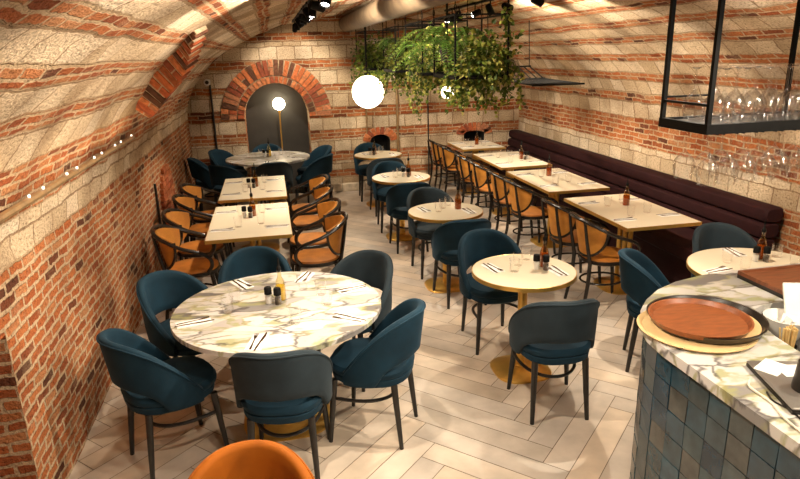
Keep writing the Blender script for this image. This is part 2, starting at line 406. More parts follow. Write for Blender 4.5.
def end_wall(name, y, matname, holes, flip):
    outer = [(XL, 0), (XR, 0)] + [vault(PI * k / NA) for k in range(NA + 1)]
    loops = [outer] + holes
    tri = tessellate_polygon([[Vector((p[0], p[1], 0)) for p in l] for l in loops])
    flat = [p for l in loops for p in l]
    b = MB(); b.v = [Vector((p[0], y, p[1])) for p in flat]
    for t in tri:
        A, B_, C = [Vector((flat[i][0], flat[i][1], 0)) for i in t]
        nz = (B_ - A).cross(C - A).z
        t = list(t) if (nz > 0) else list(t)[::-1]          # facing -Y when counter-clockwise in xz
        if flip: t = t[::-1]
        b.face(t, 0, uv=[flat[i] for i in t])
    return struct(b.build(name, matname, uv=True, smooth=False))
def arch(xc, hw, z0, zsp, rise, n=20):
    return [(xc - hw, z0), (xc + hw, z0)] + [(xc + hw * math.cos(PI * k / n), zsp + rise * math.sin(PI * k / n)) for k in range(n + 1)]
NICHE = arch(.10, .50, .0, 1.24, .53); HE1 = arch(1.735, .165, .50, .80, .09, 8); HE2 = arch(3.35, .18, .50, .84, .03, 8)
end_wall('wall_back', YB, 'masonry_back', [NICHE, HE1, HE2], False)
end_wall('wall_front', YF, 'masonry_back', [], True)
def recess(name, loop, depth, jamb, back):
    b = MB(); n = len(loop); L_ = 0; 
    for i in range(n):
        p, q = loop[i], loop[(i + 1) % n]; l = math.hypot(p[0] - q[0], p[1] - q[1])
        b.quadpts([(p[0], YB, p[1]), (p[0], YB + depth, p[1]), (q[0], YB + depth, q[1]), (q[0], YB, q[1])], 0, uv=[(0, L_), (depth, L_), (depth, L_ + l), (0, L_ + l)]); L_ += l
    b.quadpts([(p[0], YB + depth, p[1]) for p in loop], 1, uv=[tuple(p) for p in loop])
    return struct(b.build(name, [jamb, back], uv=True, smooth=False))
recess('trim_1', NICHE, .5, 'masonry_back', 'charcoal')
recess('trim_2', HE1, .35, 'opening_black', 'opening_black'); recess('trim_3', HE2, .35, 'opening_black', 'opening_black')
BRK = [(.40, .10, .04), (.52, .15, .055), (.58, .20, .08), (.30, .08, .04), (.14, .06, .035), (.50, .20, .10)]
def jit(c, s=.15): f = 1 + random.uniform(-s, s); return tuple(q * f for q in c)
def voussoirs(name, xc, zsp, hw, rise, t0, t1, n, w, sides=0., mort=.012):
    """ring of bricks standing on the arch edge, proud of the wall"""
    b = MB()
    b2 = [(xc + (hw + t0) * math.cos(PI * k / 40), zsp + (rise + t0) * math.sin(PI * k / 40)) for k in range(41)]
    b3 = [(xc + (hw + t1) * math.cos(PI * k / 40), zsp + (rise + t1) * math.sin(PI * k / 40)) for k in range(41)]
    for k in range(40):                                    # mortar bed
        b.quadpts([(b2[k][0], YB - .006, b2[k][1]), (b2[k + 1][0], YB - .006, b2[k + 1][1]), (b3[k + 1][0], YB - .006, b3[k + 1][1]), (b3[k][0], YB - .006, b3[k][1])], col=(.50, .37, .23))
    for k in range(n):
        a = PI * (k + .5) / n; rad = Vector((math.cos(a), 0, math.sin(a)))
        r0, r1 = t0 + mort * .5, t1 - mort * .5
        parts = [(r0, r1)] if random.random() < .6 or t1 - t0 < .15 else [(r0, (r0 + r1) / 2 - mort / 2), ((r0 + r1) / 2 + mort / 2, r1)]
        for q0, q1 in parts:
            rm = (q0 + q1) / 2
            p = Vector((xc + (hw + rm) * math.cos(a), YB - .006, zsp + (rise + rm) * math.sin(a)))
            tw = PI * (hw + rm) / n - mort
            R = Matrix((Vector((rad.z, 0, -rad.x)), Vector((0, 1, 0)), rad)).transposed()
            b.box(p, (tw, .045, q1 - q0), R=R, col=jit(random.choice(BRK)))
    return struct(b.build(name, 'brick_voussoir', smooth=False, colattr=True))
voussoirs('trim_4', .10, 1.24, .50, .53, .0, .11, 26, .06)
voussoirs('trim_5', .10, 1.24, .50, .53, .115, .36, 30, .06)
voussoirs('trim_6', 1.735, .80, .165, .09, .0, .13, 10, .06)
voussoirs('trim_7', 3.35, .84, .18, .04, .0, .14, 11, .06)
b = MB()                                                     # stone plinth along the back wall
x = XL + .02
for x0, x1 in ((XL + .02, -.42), (.62, XR - .45)):
    x = x0
    while x < x1 - .05:
        w = min(random.uniform(.35, .6), x1 - x); b.box((x + w / 2, YB - .05, .065 + random.uniform(-.005, .005)), (w - .008, .11, .13), bev=.012); x += w
struct(b.build('baseboard_back', 'limestone', smooth=False))
# brick rib curving up the left vault
rib = [(-1.05, 5.55, 1.83), (-1.014, 5.48, 1.885), (-.895, 5.28, 2.014), (-.74, 5.09, 2.146), (-.604, 4.89, 2.241), (-.506, 4.58, 2.30), (-.39, 4.31, 2.363)]
b = MB(); rp = [Vector(p) for p in rib]; seg = 0; d = 0.
def rib_at(t):
    t = max(0, min(.9999, t)) * (len(rp) - 1); i = int(t); return rp[i].lerp(rp[i + 1], t - i)
nb = 17
for k in range(nb):
    t = (k + .5) / nb; p = rib_at(t); tg = (rib_at(t + .03) - rib_at(t - .03)).normalized()
    ang = math.atan2((p.z - ZS) / BZ, (p.x - XC) / AX); nrm = Vector((-math.cos(ang) / AX, 0, -math.sin(ang) / BZ)).normalized()
    sd = tg.cross(nrm).normalized(); tg = nrm.cross(sd).normalized()
    ln = sum((rib_at((j + 1) / 40) - rib_at(j / 40)).length for j in range(40)) / nb
    R = Matrix((nrm, tg, sd)).transposed(); h = .02 + .15 * math.sin(PI * min(1, .22 + t * .78)) ** .8
    for q0, q1 in ((-.03, h),) if k % 3 else ((-.03, h * .48), (h * .48 + .012, h)):
        b.box(p + nrm * (q0 + q1) / 2, (q1 - q0, ln - .022, .10), R=R, col=jit(random.choice(BRK), .3))
    b.box(p + nrm * (h / 2 - .02), (h + .01, ln + .012, .085), R=R, col=(.58, .44, .29))
struct(b.build('trim_8', 'brick_voussoir', smooth=False, colattr=True))
# walled-up doorway on the left wall, its own bricks slightly proud
b = MB()
for r in range(15):
    z = .03 + r * .068; hw = .40 if z < .62 else .40 * math.sqrt(max(0, 1 - ((z - .62) / .42) ** 2))
    y = 7.45 - hw + (0 if r % 2 else -.0)
    first = True
    while y < 7.45 + hw - .03:
        w = min(.10 if (first and r % 2) else .2, 7.45 + hw - y); first = False
        b.box((XL + .012, y + w / 2, z), (.045, w - .014, .054), col=jit(random.choice(BRK[:3] + BRK[5:]))); y += w
struct(b.build('trim_9', 'brick_voussoir', smooth=False, colattr=True))

# herringbone floor
b = MB(); Wp, Lp = .15, .90
FX, FY, g = 1.414, 2.626, .0022
b.quadpts([(XL, YF, -.004), (XR, YF, -.004), (XR, YB + .5, -.004), (XL, YB + .5, -.004)], col=(.16, .11, .07))
for k in range(-60, 120):
    for mI in range(-8, 9):
        for kind in (0, 1):
            x0, y0 = k * Wp + 2 * Lp * mI, k * Wp
            x1, y1 = (x0 + Lp, y0 + Wp) if kind == 0 else (x0 + Wp, y0 + Wp + Lp)
            if kind: y0 += Wp
            q = [(x0 + g, y0 + g), (x1 - g, y0 + g), (x1 - g, y1 - g), (x0 + g, y1 - g)]
            pts = [(FX + (x - y) * .70711, FY + (x + y) * .70711) for x, y in q]
            cx = sum(p[0] for p in pts) / 4; cy = sum(p[1] for p in pts) / 4
            if not (XL - .45 < cx < XR + .45 and YF - .3 < cy < YB + .6): continue
            t = random.uniform(.86, 1.06); w = random.uniform(-.02, .02)
            b.quadpts([(x, y, 0) for x, y in pts], col=(.58 * t + w, .48 * t, .385 * t - w))
struct(b.build('floor', 'floor', smooth=False, colattr=True))

# ------------------------------------------------------------------ velvet chair (front towards +Y)
def sring(cx, cy, rx, ry, z, n=28, e=2.6):
    out = []
    for j in range(n):
        t = 2 * PI * j / n; c, s = math.cos(t), math.sin(t)
        out.append((cx + rx * math.copysign(abs(c) ** (2 / e), c), cy + ry * math.copysign(abs(s) ** (2 / e), s), z))
    return out
def velvet_chair(shell, seatm, label):
    t = thing('velvet_chair', label, 'chair')
    b = MB(); b.loft([sring(0, .0, .195, .21, .385), sring(0, .0, .212, .23, .40), sring(0, 0, .216, .235, .435), sring(0, 0, .212, .23, .44)]); b.build('seat_frame', seatm, t)
    b = MB(); b.loft([sring(0, .005, .212, .23, .44), sring(0, .005, .222, .243, .452), sring(0, .005, .224, .245, .475), sring(0, .005, .21, .232, .495), sring(0, .005, .16, .178, .507), sring(0, .005, .08, .09, .511)]); b.build('seat', seatm, t)
    b = MB(); rings = []; rim = []
    n = 44; A = math.radians(113)
    for i in range(n + 1):
        ph = -A + 2 * A * i / n; u = abs(ph) / A
        zt = .818 - .34 * ((1 - math.cos(ph)) / (1 - math.cos(A))) ** 1.45
        g_ = max(0, 1 - (u / .60) ** 2.6); zb = .41 + .145 * (g_ ** .5 if g_ > 0 else 0)
        zb = min(zb, zt - .04)
        th = .042
        def pt(z, off):
            k = (z - .42) / .38
            rx = .212 + .014 * k + off; ry = .222 + .048 * k * max(0, math.cos(ph)) + off
            return Vector((rx * math.sin(ph), -ry * math.cos(ph), z))
        loop = []
        for q in range(7): loop.append(pt(zb + (zt - zb) * (.04 + .92 * q / 6), 0.))
        for q in range(1, 4):
            a = PI * q / 4; loop.append(pt(zt - .04 * (zt - zb) + .018 * math.sin(a), th * (1 - math.cos(a)) / 2))
        for q in range(7): loop.append(pt(zb + (zt - zb) * (.96 - .92 * q / 6), th))
        for q in range(1, 4):
            a = PI * q / 4; loop.append(pt(zb + .04 * (zt - zb) - .014 * math.sin(a), th * (1 + math.cos(a)) / 2))
        rings.append(loop); rim.append(pt(zt - .008, th + .001))
    b.loft(rings); bk = b.build('backrest', shell, t, angle=70)
    b = MB(); b.tube(rim, .0055, 6); b.build('piping', shell, bk)
    for sx in (-1, 1):
        for y0, x0, y1, x1 in ((.18, .17, .215, .20), (-.17, .155, -.21, .172)):
            b = MB(); b.tube([(sx * x0, y0, .40), (sx * (x0 + x1) / 2, (y0 + y1) / 2, .2), (sx * x1, y1, 0)], [.020, .017, .0125], 10); b.build('leg', 'black_wood', t)
    b = MB(); pts = []
    for i in range(21):
        a = PI * i / 20; pts.append((.185 * math.cos(a), .17 - .30 * math.sin(a) ** .8, .285 - .02 * math.sin(a)))
    b.tube(pts, .0105, 8); b.build('stretcher', 'black_wood', t)
    return t
ch_blue = velvet_chair('velvet_blue', 'velvet_blue', 'x'); ch_slate = velvet_chair('velvet_slate', 'velvet_slate', 'x')
ch_two = velvet_chair('velvet_slate', 'velvet_blue', 'x'); ch_ochre = velvet_chair('velvet_ochre', 'velvet_ochre', 'x')
def face_to(x, y, tx, ty): return math.atan2(-(tx - x), ty - y)
GM, GS, GBT = 'velvet chairs around the foreground marble table', 'velvet chairs along the row of small round tables', 'velvet chairs around the far marble table'
def vc(proto, x, y, tx, ty, label, group): return dup(proto, (x, y, 0), face_to(x, y, tx, ty), label, group)
MC = (-.05, 3.55); SPOS = [(1.59, 3.75), (1.53, 5.49), (1.47, 7.25), (1.50, 9.05)]; BT = (-.09, 9.37); PC = (3.10, 3.36)
vc(ch_blue, -.68, 3.31, -.1, 3.62, 'blue velvet chair left of the foreground marble table, nearest the camera on that side', GM)
vc(ch_blue, -.64, 3.98, -.05, 3.5, 'blue velvet chair between the brick wall and the foreground marble table, farther one', GM)
vc(ch_blue, -.20, 4.30, -.16, 3.5, 'blue velvet chair on the far side of the foreground marble table', GM)
vc(ch_two, .46, 4.02, .02, 3.55, 'slate backed velvet chair at the right rear of the foreground marble table', GM)
vc(ch_blue, .47, 3.29, -.06, 3.56, 'blue velvet chair right of the foreground marble table, nearest the open floor', GM)
vc(ch_two, -.05, 3.06, 0.04, 3.6, 'slate velvet chair with its back to us at the front of the marble table', GM)
vc(ch_ochre, -.19, 1.78, -.2, .5, 'ochre orange velvet chair cut off at the bottom edge of the photo', None)
ORD = ['nearest small round table', 'second nearest small round table', 'third small round table from the front', 'farthest small round table']
vc(ch_two, 1.59, 3.285, 1.68, 4.2, 'slate backed chair on the near side of the ' + ORD[0], GS)
vc(ch_blue, 1.56, 4.26, 1.58, 3.5, 'blue velvet chair on the far side of the ' + ORD[0], GS)
vc(ch_blue, 1.57, 5.14, 1.58, 6.1, 'blue velvet chair on the near side of the ' + ORD[1], GS)
vc(ch_slate, 1.53, 5.95, 1.60, 5.0, 'slate grey velvet chair on the far side of the ' + ORD[1], GS)
vc(ch_blue, 1.46, 6.80, 1.50, 7.6, 'blue velvet chair on the near side of the ' + ORD[2], GS)
vc(ch_blue, 1.45, 7.70, 1.45, 7.0, 'blue velvet chair on the far side of the ' + ORD[2], GS)
vc(ch_slate, 1.50, 8.52, 1.53, 9.4, 'slate velvet chair on the near side of the ' + ORD[3], GS)
vc(ch_blue, 1.46, 9.50, 1.46, 9.0, 'blue velvet chair between the back wall and the ' + ORD[3], GS)
vc(ch_blue, 2.56, 3.59, 3.12, 3.30, 'blue velvet chair left of the round table behind the bar counter', None)
vc(ch_slate, 3.32, 3.90, 3.20, 3.2, 'slate grey velvet chair between the banquette and the round table behind the bar', None)
for pr, x, y, l in ((ch_blue, -.60, 8.69, 'blue velvet chair at the front left of the far marble table'), (ch_blue, -.90, 9.26, 'blue velvet chair at the left end of the far marble table'),
                    (ch_blue, -.68, 9.80, 'blue velvet chair at the rear left of the far marble table by the corner'), (ch_two, -.03, 8.72, 'dark slate velvet chair with its back to us at the far marble table'),
                    (ch_blue, .53, 9.02, 'blue velvet chair at the front right of the far marble table'), (ch_blue, .58, 9.66, 'blue velvet chair at the rear right of the far marble table'),
                    (ch_blue, -.10, 10.03, 'blue velvet chair behind the far marble table under the arch')):
    vc(pr, x, y, BT[0], BT[1] + .02, l, GBT)

# ------------------------------------------------------------------ bentwood armchair (front towards +Y)
def bentwood():
    t = thing('bentwood_armchair', 'x', 'chair')
    b = MB(); b.loft([sring(0, 0, .20, .205, .415, e=2.3), sring(0, 0, .215, .22, .425, e=2.3), sring(0, 0, .215, .22, .448, e=2.3), sring(0, 0, .205, .21, .452, e=2.3)]); b.build('seat_frame', 'bentwood', t)
    b = MB(); b.loft([sring(0, 0, .203, .208, .452, e=2.3), sring(0, 0, .20, .205, .468, e=2.3), sring(0, 0, .16, .165, .478, e=2.3), sring(0, 0, .07, .07, .481, e=2.3)]); b.build('seat', 'ochre_seat', t)
    def bp(ph, z, off=0.):                                    # the curved back surface
        k = (z - .45) / .36; return Vector(((.222 + .035 * k + off) * math.sin(ph), -(.205 + .065 * k + off) * math.cos(ph) , z))
    A = math.radians(65); ZT, ZB = .80, .478
    def ztop(ph): return ZT - .058 * (ph / A) ** 2
    def hoop(s):                                               # s 0..1 along the U from top left round the bottom to top right
        a = PI * s; x = -math.copysign(abs(math.cos(a)) ** .8, math.cos(a)); d = math.sin(a) ** .8
        return A * x, ztop(A * x) - (ztop(A * x) - ZB) * d
    hp = [hoop(i / 32) for i in range(33)]
    b = MB(); b.tube([bp(a, z, .006) for a, z in hp], .0115, 8); b.build('back_hoop', 'bentwood', t)
    b = MB(); rows = []
    for i in range(33):
        a, zlow = hp[i]
        rows.append([bp(a, zlow + (ztop(a) - zlow) * j / 6, .004) for j in range(7)] + [bp(a, zlow + (ztop(a) - zlow) * j / 6, -.012) for j in reversed(range(7))])
    b.loft(rows); b.build('back_panel', 'ochre_cane', t)
    pts = []                                                   # arm rail: from the front of the seat up, back and round
    half = [(.212, .125, .455), (.245, .165, .52), (.262, .16, .585), (.272, .11, .635), (.278, .03, .668), (.275, -.06, .70), (.255, -.15, .745), (.205, -.23, .785), (.12, -.275, .808), (0, -.292, .815)]
    ctrl = half + [(-x, y, z) for x, y, z in half[-2::-1]]
    for i in range(len(ctrl) - 1):                              # Catmull-Rom
        p0, p1, p2, p3 = [Vector(ctrl[max(0, min(len(ctrl) - 1, i + k))]) for k in (-1, 0, 1, 2)]
        for q in range(4):
            u = q / 4; pts.append(.5 * ((2 * p1) + (p2 - p0) * u + (2 * p0 - 5 * p1 + 4 * p2 - p3) * u * u + (3 * p1 - p0 - 3 * p2 + p3) * u ** 3))
    pts.append(Vector(ctrl[-1]))
    b = MB(); b.tube(pts, .016, 8); b.build('arm_rail', 'bentwood', t)
    for sx in (-1, 1):
        b = MB(); b.tube([(sx * .175, -.265, 0), (sx * .155, -.222, .25), (sx * .15, -.212, .44), (sx * .148, -.248, .62), (sx * .145, -.275, .80)], [.014, .017, .018, .015, .013], 8); b.build('rear_leg', 'bentwood', t)
        b = MB(); b.tube([(sx * .16, .15, .43), (sx * .175, .18, .22), (sx * .185, .20, 0)], [.018, .017, .013], 8); b.build('front_leg', 'bentwood', t)
    b = MB(); b.tube([(.155 * math.cos(2 * PI * i / 24), -.02 + .185 * math.sin(2 * PI * i / 24), .235) for i in range(24)], .0095, 7, closed=True); b.build('stretcher_ring', 'bentwood', t)
    return t
bw = bentwood()
GTL, GR = 'bentwood armchairs at the two cream tables by the wall', 'bentwood armchairs facing the banquette'
tl = ['front', 'second from the front', 'third from the front', 'rearmost']
for i, y in enumerate((5.38, 5.96, 6.64, 7.22)):
    dup(bw, (-.76, y, 0), -PI / 2 + (.05, -.04, .06, 0)[i], 'black bentwood armchair, %s of those between brick wall and cream tables' % tl[i], GTL)
for i, y in enumerate((5.36, 5.92, 6.64, 7.22)):
    dup(bw, (.29, y, 0), PI / 2 + (-.06, .05, -.03, .04)[i], 'ochre bentwood armchair on the aisle side of the wall tables, %s' % tl[i], GTL)
rl = ['first', 'second', 'third', 'fourth', 'fifth', 'sixth', 'seventh', 'last']
for i, y in enumerate((4.70, 5.28, 6.28, 6.87, 7.60, 8.22, 9.14, 9.73)):
    dup(bw, (2.74, y, 0), -PI / 2 + random.uniform(-.07, .07), 'bentwood armchair facing the banquette, %s counting from the front' % rl[i], GR)

# ------------------------------------------------------------------ tables
def pedestal(t, h, r, col_r, posts=1):
    b = MB(); b.loft([sring(0, 0, r, r, 0, e=3), sring(0, 0, r, r, .012, e=3), sring(0, 0, r * .93, r * .93, .022, e=3), sring(0, 0, .07, .07, .035, e=2.5)]); b.build('base', 'brass', t)
    for k in range(posts):
        y = (k - (posts - 1) / 2) * .09
        b = MB(); b.lathe([(col_r * 1.25, .03), (col_r * 1.25, .045), (col_r, .05), (col_r, h - .03), (col_r * 1.6, h - .02), (col_r * 1.6, h)], 16, (0, y, 0)); b.build('column', 'brass', t)
def round_table(x, y, r, label, top, rim, group=None, base=.20, cr=.032):
    t = thing('round_table', label, 'table', (x, y, 0), 0, group)
    b = MB(); b.lathe([(r - .02, .722), (r - .004, .724), (r - .004, .7495), (r - .008, .75)], 56); b.build('tabletop', top, t)
    b = MB(); b.loft([[(q * math.cos(2 * PI * j / 56), q * math.sin(2 * PI * j / 56), z) for j in range(56)] for q, z in ((r - .006, .7202), (r, .722), (r, .7485), (r - .004, .7502), (r - .006, .749))], False, False)
    b.build('edge_band', rim, t)
    pedestal(t, .7205, base, cr); return t
def rect_table(x, y, w, d, label, group):
    t = thing('rectangular_table', label, 'table', (x, y, 0), 0, group)
    b = MB(); b.box((0, 0, .736), (w - .008, d - .008, .028)); b.build('tabletop', 'cream_top', t, smooth=False)
    b = MB()
    for sx, sy, lx, ly in ((0, 1, w, .006), (0, -1, w, .006), (1, 0, .006, d - .012), (-1, 0, .006, d - .012)): b.box((sx * (w / 2 - .003), sy * (d / 2 - .003), .735), (lx, ly, .0295))
    b.build('edge_band', 'brass', t, smooth=False)
    b = MB(); b.box((0, 0, .714), (.40, d * .55, .013)); b.build('support_plate', 'black_metal', t, smooth=False)
    pedestal(t, .7075, .23, .022, 3); return t
round_table(MC[0], MC[1], .615, 'large round table with green and grey veined marble top in the foreground', 'marble', 'marble', None, .27, .045)
round_table(BT[0], BT[1], .61, 'round veined marble table in front of the arched niche', 'marble', 'marble', None, .27, .045)
for i, (x, y) in enumerate(SPOS):
    round_table(x, y, .35, ['nearest', 'second nearest', 'third nearest', 'farthest'][i] + ' small round cream table with brass edge in the centre row', 'cream_top', 'brass', 'small round cream tables in the centre row')
round_table(PC[0], PC[1], .45, 'cream round table with brass edge between bar counter and banquette', 'cream_top', 'brass', None, .22)
TPOS = [(-.26, 5.715, .71, 1.22), (-.255, 7.22, .71, 1.23)]
rect_table(*TPOS[0], 'front cream rectangular table by the left brick wall', 'cream tables by the left wall')
rect_table(*TPOS[1], 'rear cream rectangular table by the left brick wall', 'cream tables by the left wall')
RPOS = [(3.13, 5.04, .69, 1.16), (3.11, 6.53, .69, 1.22), (3.14, 7.99, .69, 1.18), (3.13, 9.45, .68, .86)]
RN = ['nearest', 'second nearest', 'third nearest', 'farthest']
for i, q in enumerate(RPOS): rect_table(*q, '%s cream rectangular table in front of the dark banquette' % RN[i], 'cream tables along the banquette')

# ------------------------------------------------------------------ tableware prototypes
def tumbler():
    b = MB(); b.lathe([(.0, .0), (.028, .0), (.030, .004), (.036, .085), (.0375, .09)], 18, cap0=False, cap1=False)
    return tag(b.build('tumbler', 'glass'), 'x', 'glass')
def napkin():
    b = MB(); b.box((0, 0, .0015), (.085, .19, .003)); b.box((.004, 0, .0036), (.077, .18, .0012)); return tag(b.build('napkin', 'paper', smooth=False), 'x', 'napkin')
def outline_solid(name, pts, z, th, lift):
    b = MB(); n = len(pts)
    lo = [(x, y, z + lift(y)) for x, y in pts]; hi = [(x, y, z + th + lift(y)) for x, y in pts]
    b.loft([lo, hi]); return b
def fork():
    r = [(.0035, -.09), (.0065, -.088), (.0035, -.02), (.0032, .03), (.0095, .052), (.0115, .09), (.0085, .092), (.0070, .06), (.0045, .06), (.0042, .092), (.0016, .092), (.0012, .06)]
    pts = r + [(-x, y) for x, y in reversed(r)]
    b = outline_solid('fork', pts, 0, .0022, lambda y: .003 * max(0, (y - .03) / .06)); return tag(b.build('fork', 'steel', smooth=False), 'x', 'fork')
def knife():
    pts = [(-.004, -.105), (.004, -.105), (.0055, -.06), (.005, .0), (.0095, .01), (.0105, .07), (.005, .105), (-.003, .112), (-.0045, .0), (-.0055, -.06)]
    b = outline_solid('knife', pts, 0, .0024, lambda y: 0.); return tag(b.build('knife', 'steel', smooth=False), 'x', 'knife')
def oil_bottle(fill='oil'):
    t = thing('oil_bottle', 'x', 'bottle')
    b = MB(); b.lathe([(0, 0), (.030, 0), (.032, .006), (.031, .095), (.024, .125), (.012, .15), (.0115, .18), (.0135, .183), (.0135, .19), (.010, .19)], 18, cap0=False, cap1=False); b.build('bottle_glass', 'glass_amber' if fill == 'oil' else 'glass_pale', t)
    b = MB(); b.lathe([(.001, .003), (.028, .003), (.0295, .01), (.0288, .092), (.001, .0925)], 16); b.build('oil', fill, t)
    b = MB(); b.lathe([(.0095, .18), (.014, .191), (.014, .208), (.009, .215), (.0055, .22), (.004, .27), (.003, .27)], 12); b.build('pourer', 'black_metal', t)
    return t
def shaker(fill):
    t = thing('shaker', 'x', 'shaker')
    b = MB(); b.lathe([(0, 0), (.0195, 0), (.021, .004), (.021, .07), (.017, .072)], 14, cap0=False, cap1=False); b.build('jar', 'glass', t)
    b = MB(); b.lathe([(.001, .003), (.0185, .003), (.0185, .048), (.001, .05)], 12); b.build('contents', fill, t)
    b = MB(); b.lathe([(.0225, .062), (.0225, .098), (.019, .106), (.008, .108)], 14); b.build('cap', 'black_metal', t)
    return t
TUM, NAP, FRK, KNF, OIL, PALE, SAL, PEP = tumbler(), napkin(), fork(), knife(), oil_bottle(), oil_bottle('oil_pale'), shaker('salt'), shaker('pale_wood')
ZT = .7502
def setting(x, y, rz, seat, tbl, cutlery=True):
    """napkin with knife and fork; local +Y points to the middle of the table"""
    R = Matrix.Rotation(rz, 3, 'Z')
    dup(NAP, (x, y, ZT), rz, 'white napkin at the %s of the %s' % (seat, tbl), 'napkins on the tables')
    for pr, dx, nm, a in ((FRK, -.018, 'fork', .06), (KNF, .018, 'knife', -.05)):
        v = R @ Vector((dx, 0, 0)); dup(pr, (x + v.x, y + v.y, ZT + .0044), rz + a, 'steel %s at the %s of the %s' % (nm, seat, tbl), 'cutlery on the tables')
def glass_at(x, y, what, tbl): dup(TUM, (x, y, ZT), random.uniform(0, 6), 'clear tumbler at the %s of the %s' % (what, tbl), 'tumblers on the tables')
def condiments(x, y, tbl, order=1, both=True):
    dup(PALE if 'marble' in tbl else OIL, (x, y, ZT), random.uniform(0, 6), 'oil bottle with pourer on the %s' % tbl, 'oil bottles on the tables')
    if both:
        dup(SAL, (x - .075 * order, y - .045, ZT), 0, 'salt shaker with black cap on the %s' % tbl, 'salt and pepper shakers')
        dup(PEP, (x - .02 * order, y - .075, ZT), 0, 'dark pepper shaker with black cap on the %s' % tbl, 'salt and pepper shakers')
# rectangular tables
def dress_rect(q, tbl, ox, oy, both=True, sx=1):
    x, y, w, d = q
    for side, s in (('left', -1), ('right', 1)):
        for fr, f in (('front', -1), ('rear', 1)):
            seat = '%s %s seat' % (side, fr)
            sy = y + f * d * .27 + random.uniform(-.02, .02)
            setting(x + s * (w / 2 - .12), sy, PI / 2 if s > 0 else -PI / 2, seat, tbl)
            glass_at(x + s * .10 + random.uniform(-.02, .02), y + f * d * .17 + s * .03, seat, tbl)
    condiments(x + ox, y + oy, tbl, sx, both)
dress_rect(TPOS[0], 'front cream table by the wall', .02, .13); dress_rect(TPOS[1], 'rear cream table by the wall', .02, .02)
dress_rect(RPOS[0], 'nearest banquette table', .07, .14, False); dress_rect(RPOS[1], 'second nearest banquette table', .02, .20, False)
dress_rect(RPOS[2], 'third nearest banquette table', .14, -.05, True, -1); dress_rect(RPOS[3], 'farthest banquette table', .02, .0, False)
# small round tables
for i, (x, y) in enumerate(SPOS):
    tbl = ORD[i]
    setting(x - .19, y + .09, PI * 1.06, 'left side', tbl); setting(x + .20, y - .09, .10, 'right side', tbl)
    glass_at(x - .07, y - .01, 'middle left', tbl); glass_at(x + .0, y + .10, 'back', tbl); glass_at(x + .08 if i else x + .1, y + .2, 'far edge', tbl)
    condiments(x + (.16, .13, .1, -.05)[i], y + .03, tbl, 1, i != 1)
# foreground and far marble tables
def dress_marble(c, tbl, angs):
    for nm, a, dg in angs:
        dx, dy = math.cos(a), math.sin(a)
        setting(c[0] + dx * .49, c[1] + dy * .49, math.atan2(dx, -dy), nm + ' seat', tbl)
        g_ = a + dg; glass_at(c[0] + math.cos(g_) * .29, c[1] + math.sin(g_) * .29, nm + ' seat', tbl)
    condiments(c[0] + .02, c[1] + .10, tbl, 1)
R_ = math.radians
dress_marble(MC, 'foreground marble table', [('front', R_(-104), .55), ('front right', R_(-38), .5), ('right rear', R_(18), .1), ('rear', R_(68), -.2), ('left rear', R_(118), .6), ('left front', R_(195), -.2)])
dress_marble(BT, 'far marble table by the niche', [('front', R_(-92), .5), ('front right', R_(-30), .4), ('right rear', R_(25), .4), ('rear', R_(88), .4), ('left rear', R_(145), .4), ('left front', R_(205), .4)])
tbl = 'round table behind the bar'
setting(PC[0] - .30, PC[1] + .03, -1.35, 'left side', tbl); setting(PC[0] - .10, PC[1] - .22, -1.2, 'near side', tbl); setting(PC[0] + .06, PC[1] + .33, 3.0, 'far side', tbl)
glass_at(PC[0] - .13, PC[1] + .16, 'back left', tbl); glass_at(PC[0] - .12, PC[1] - .0, 'middle', tbl); glass_at(PC[0] + .27, PC[1] + .17, 'right side', tbl); glass_at(PC[0] + .26, PC[1] - .0, 'near right', tbl)
condiments(PC[0] + .14, PC[1] + .17, tbl)

# ------------------------------------------------------------------ banquette along the right wall
t = thing('banquette', 'long dark plum upholstered banquette along the right brick wall', 'bench', (0, 0, 0))
Y0, Y1 = 4.28, 10.08
b = MB(); b.box((3.86, (Y0 + Y1) / 2, .16), (.52, Y1 - Y0, .32)); b.build('plinth', 'velvet_plum', t, smooth=False)
b = MB(); b.box((3.80, (Y0 + Y1) / 2, .395), (.60, Y1 - Y0, .15), bev=.03); b.build('seat', 'velvet_plum', t)
for k in range(3):
    z0 = .47 + k * .135; b = MB()
    prof = []
    for j in range(12):
        a = 2 * PI * j / 12; prof.append((3.975 + .02 * k + .095 * math.copysign(abs(math.cos(a)) ** .6, math.cos(a)), z0 + .067 + .068 * math.copysign(abs(math.sin(a)) ** .6, math.sin(a))))
    yy = [Y0, Y0 + .02, Y1 - .02, Y1]; rings = []
    for i, y in enumerate(yy):
        s = .8 if i in (0, 3) else 1.
        cx = 3.975 + .02 * k; cz = z0 + .067
        rings.append([(cx + (x - cx) * s, y, cz + (z - cz) * s) for x, z in prof])
    b.loft(rings); b.build('back_roll', 'velvet_plum', t)

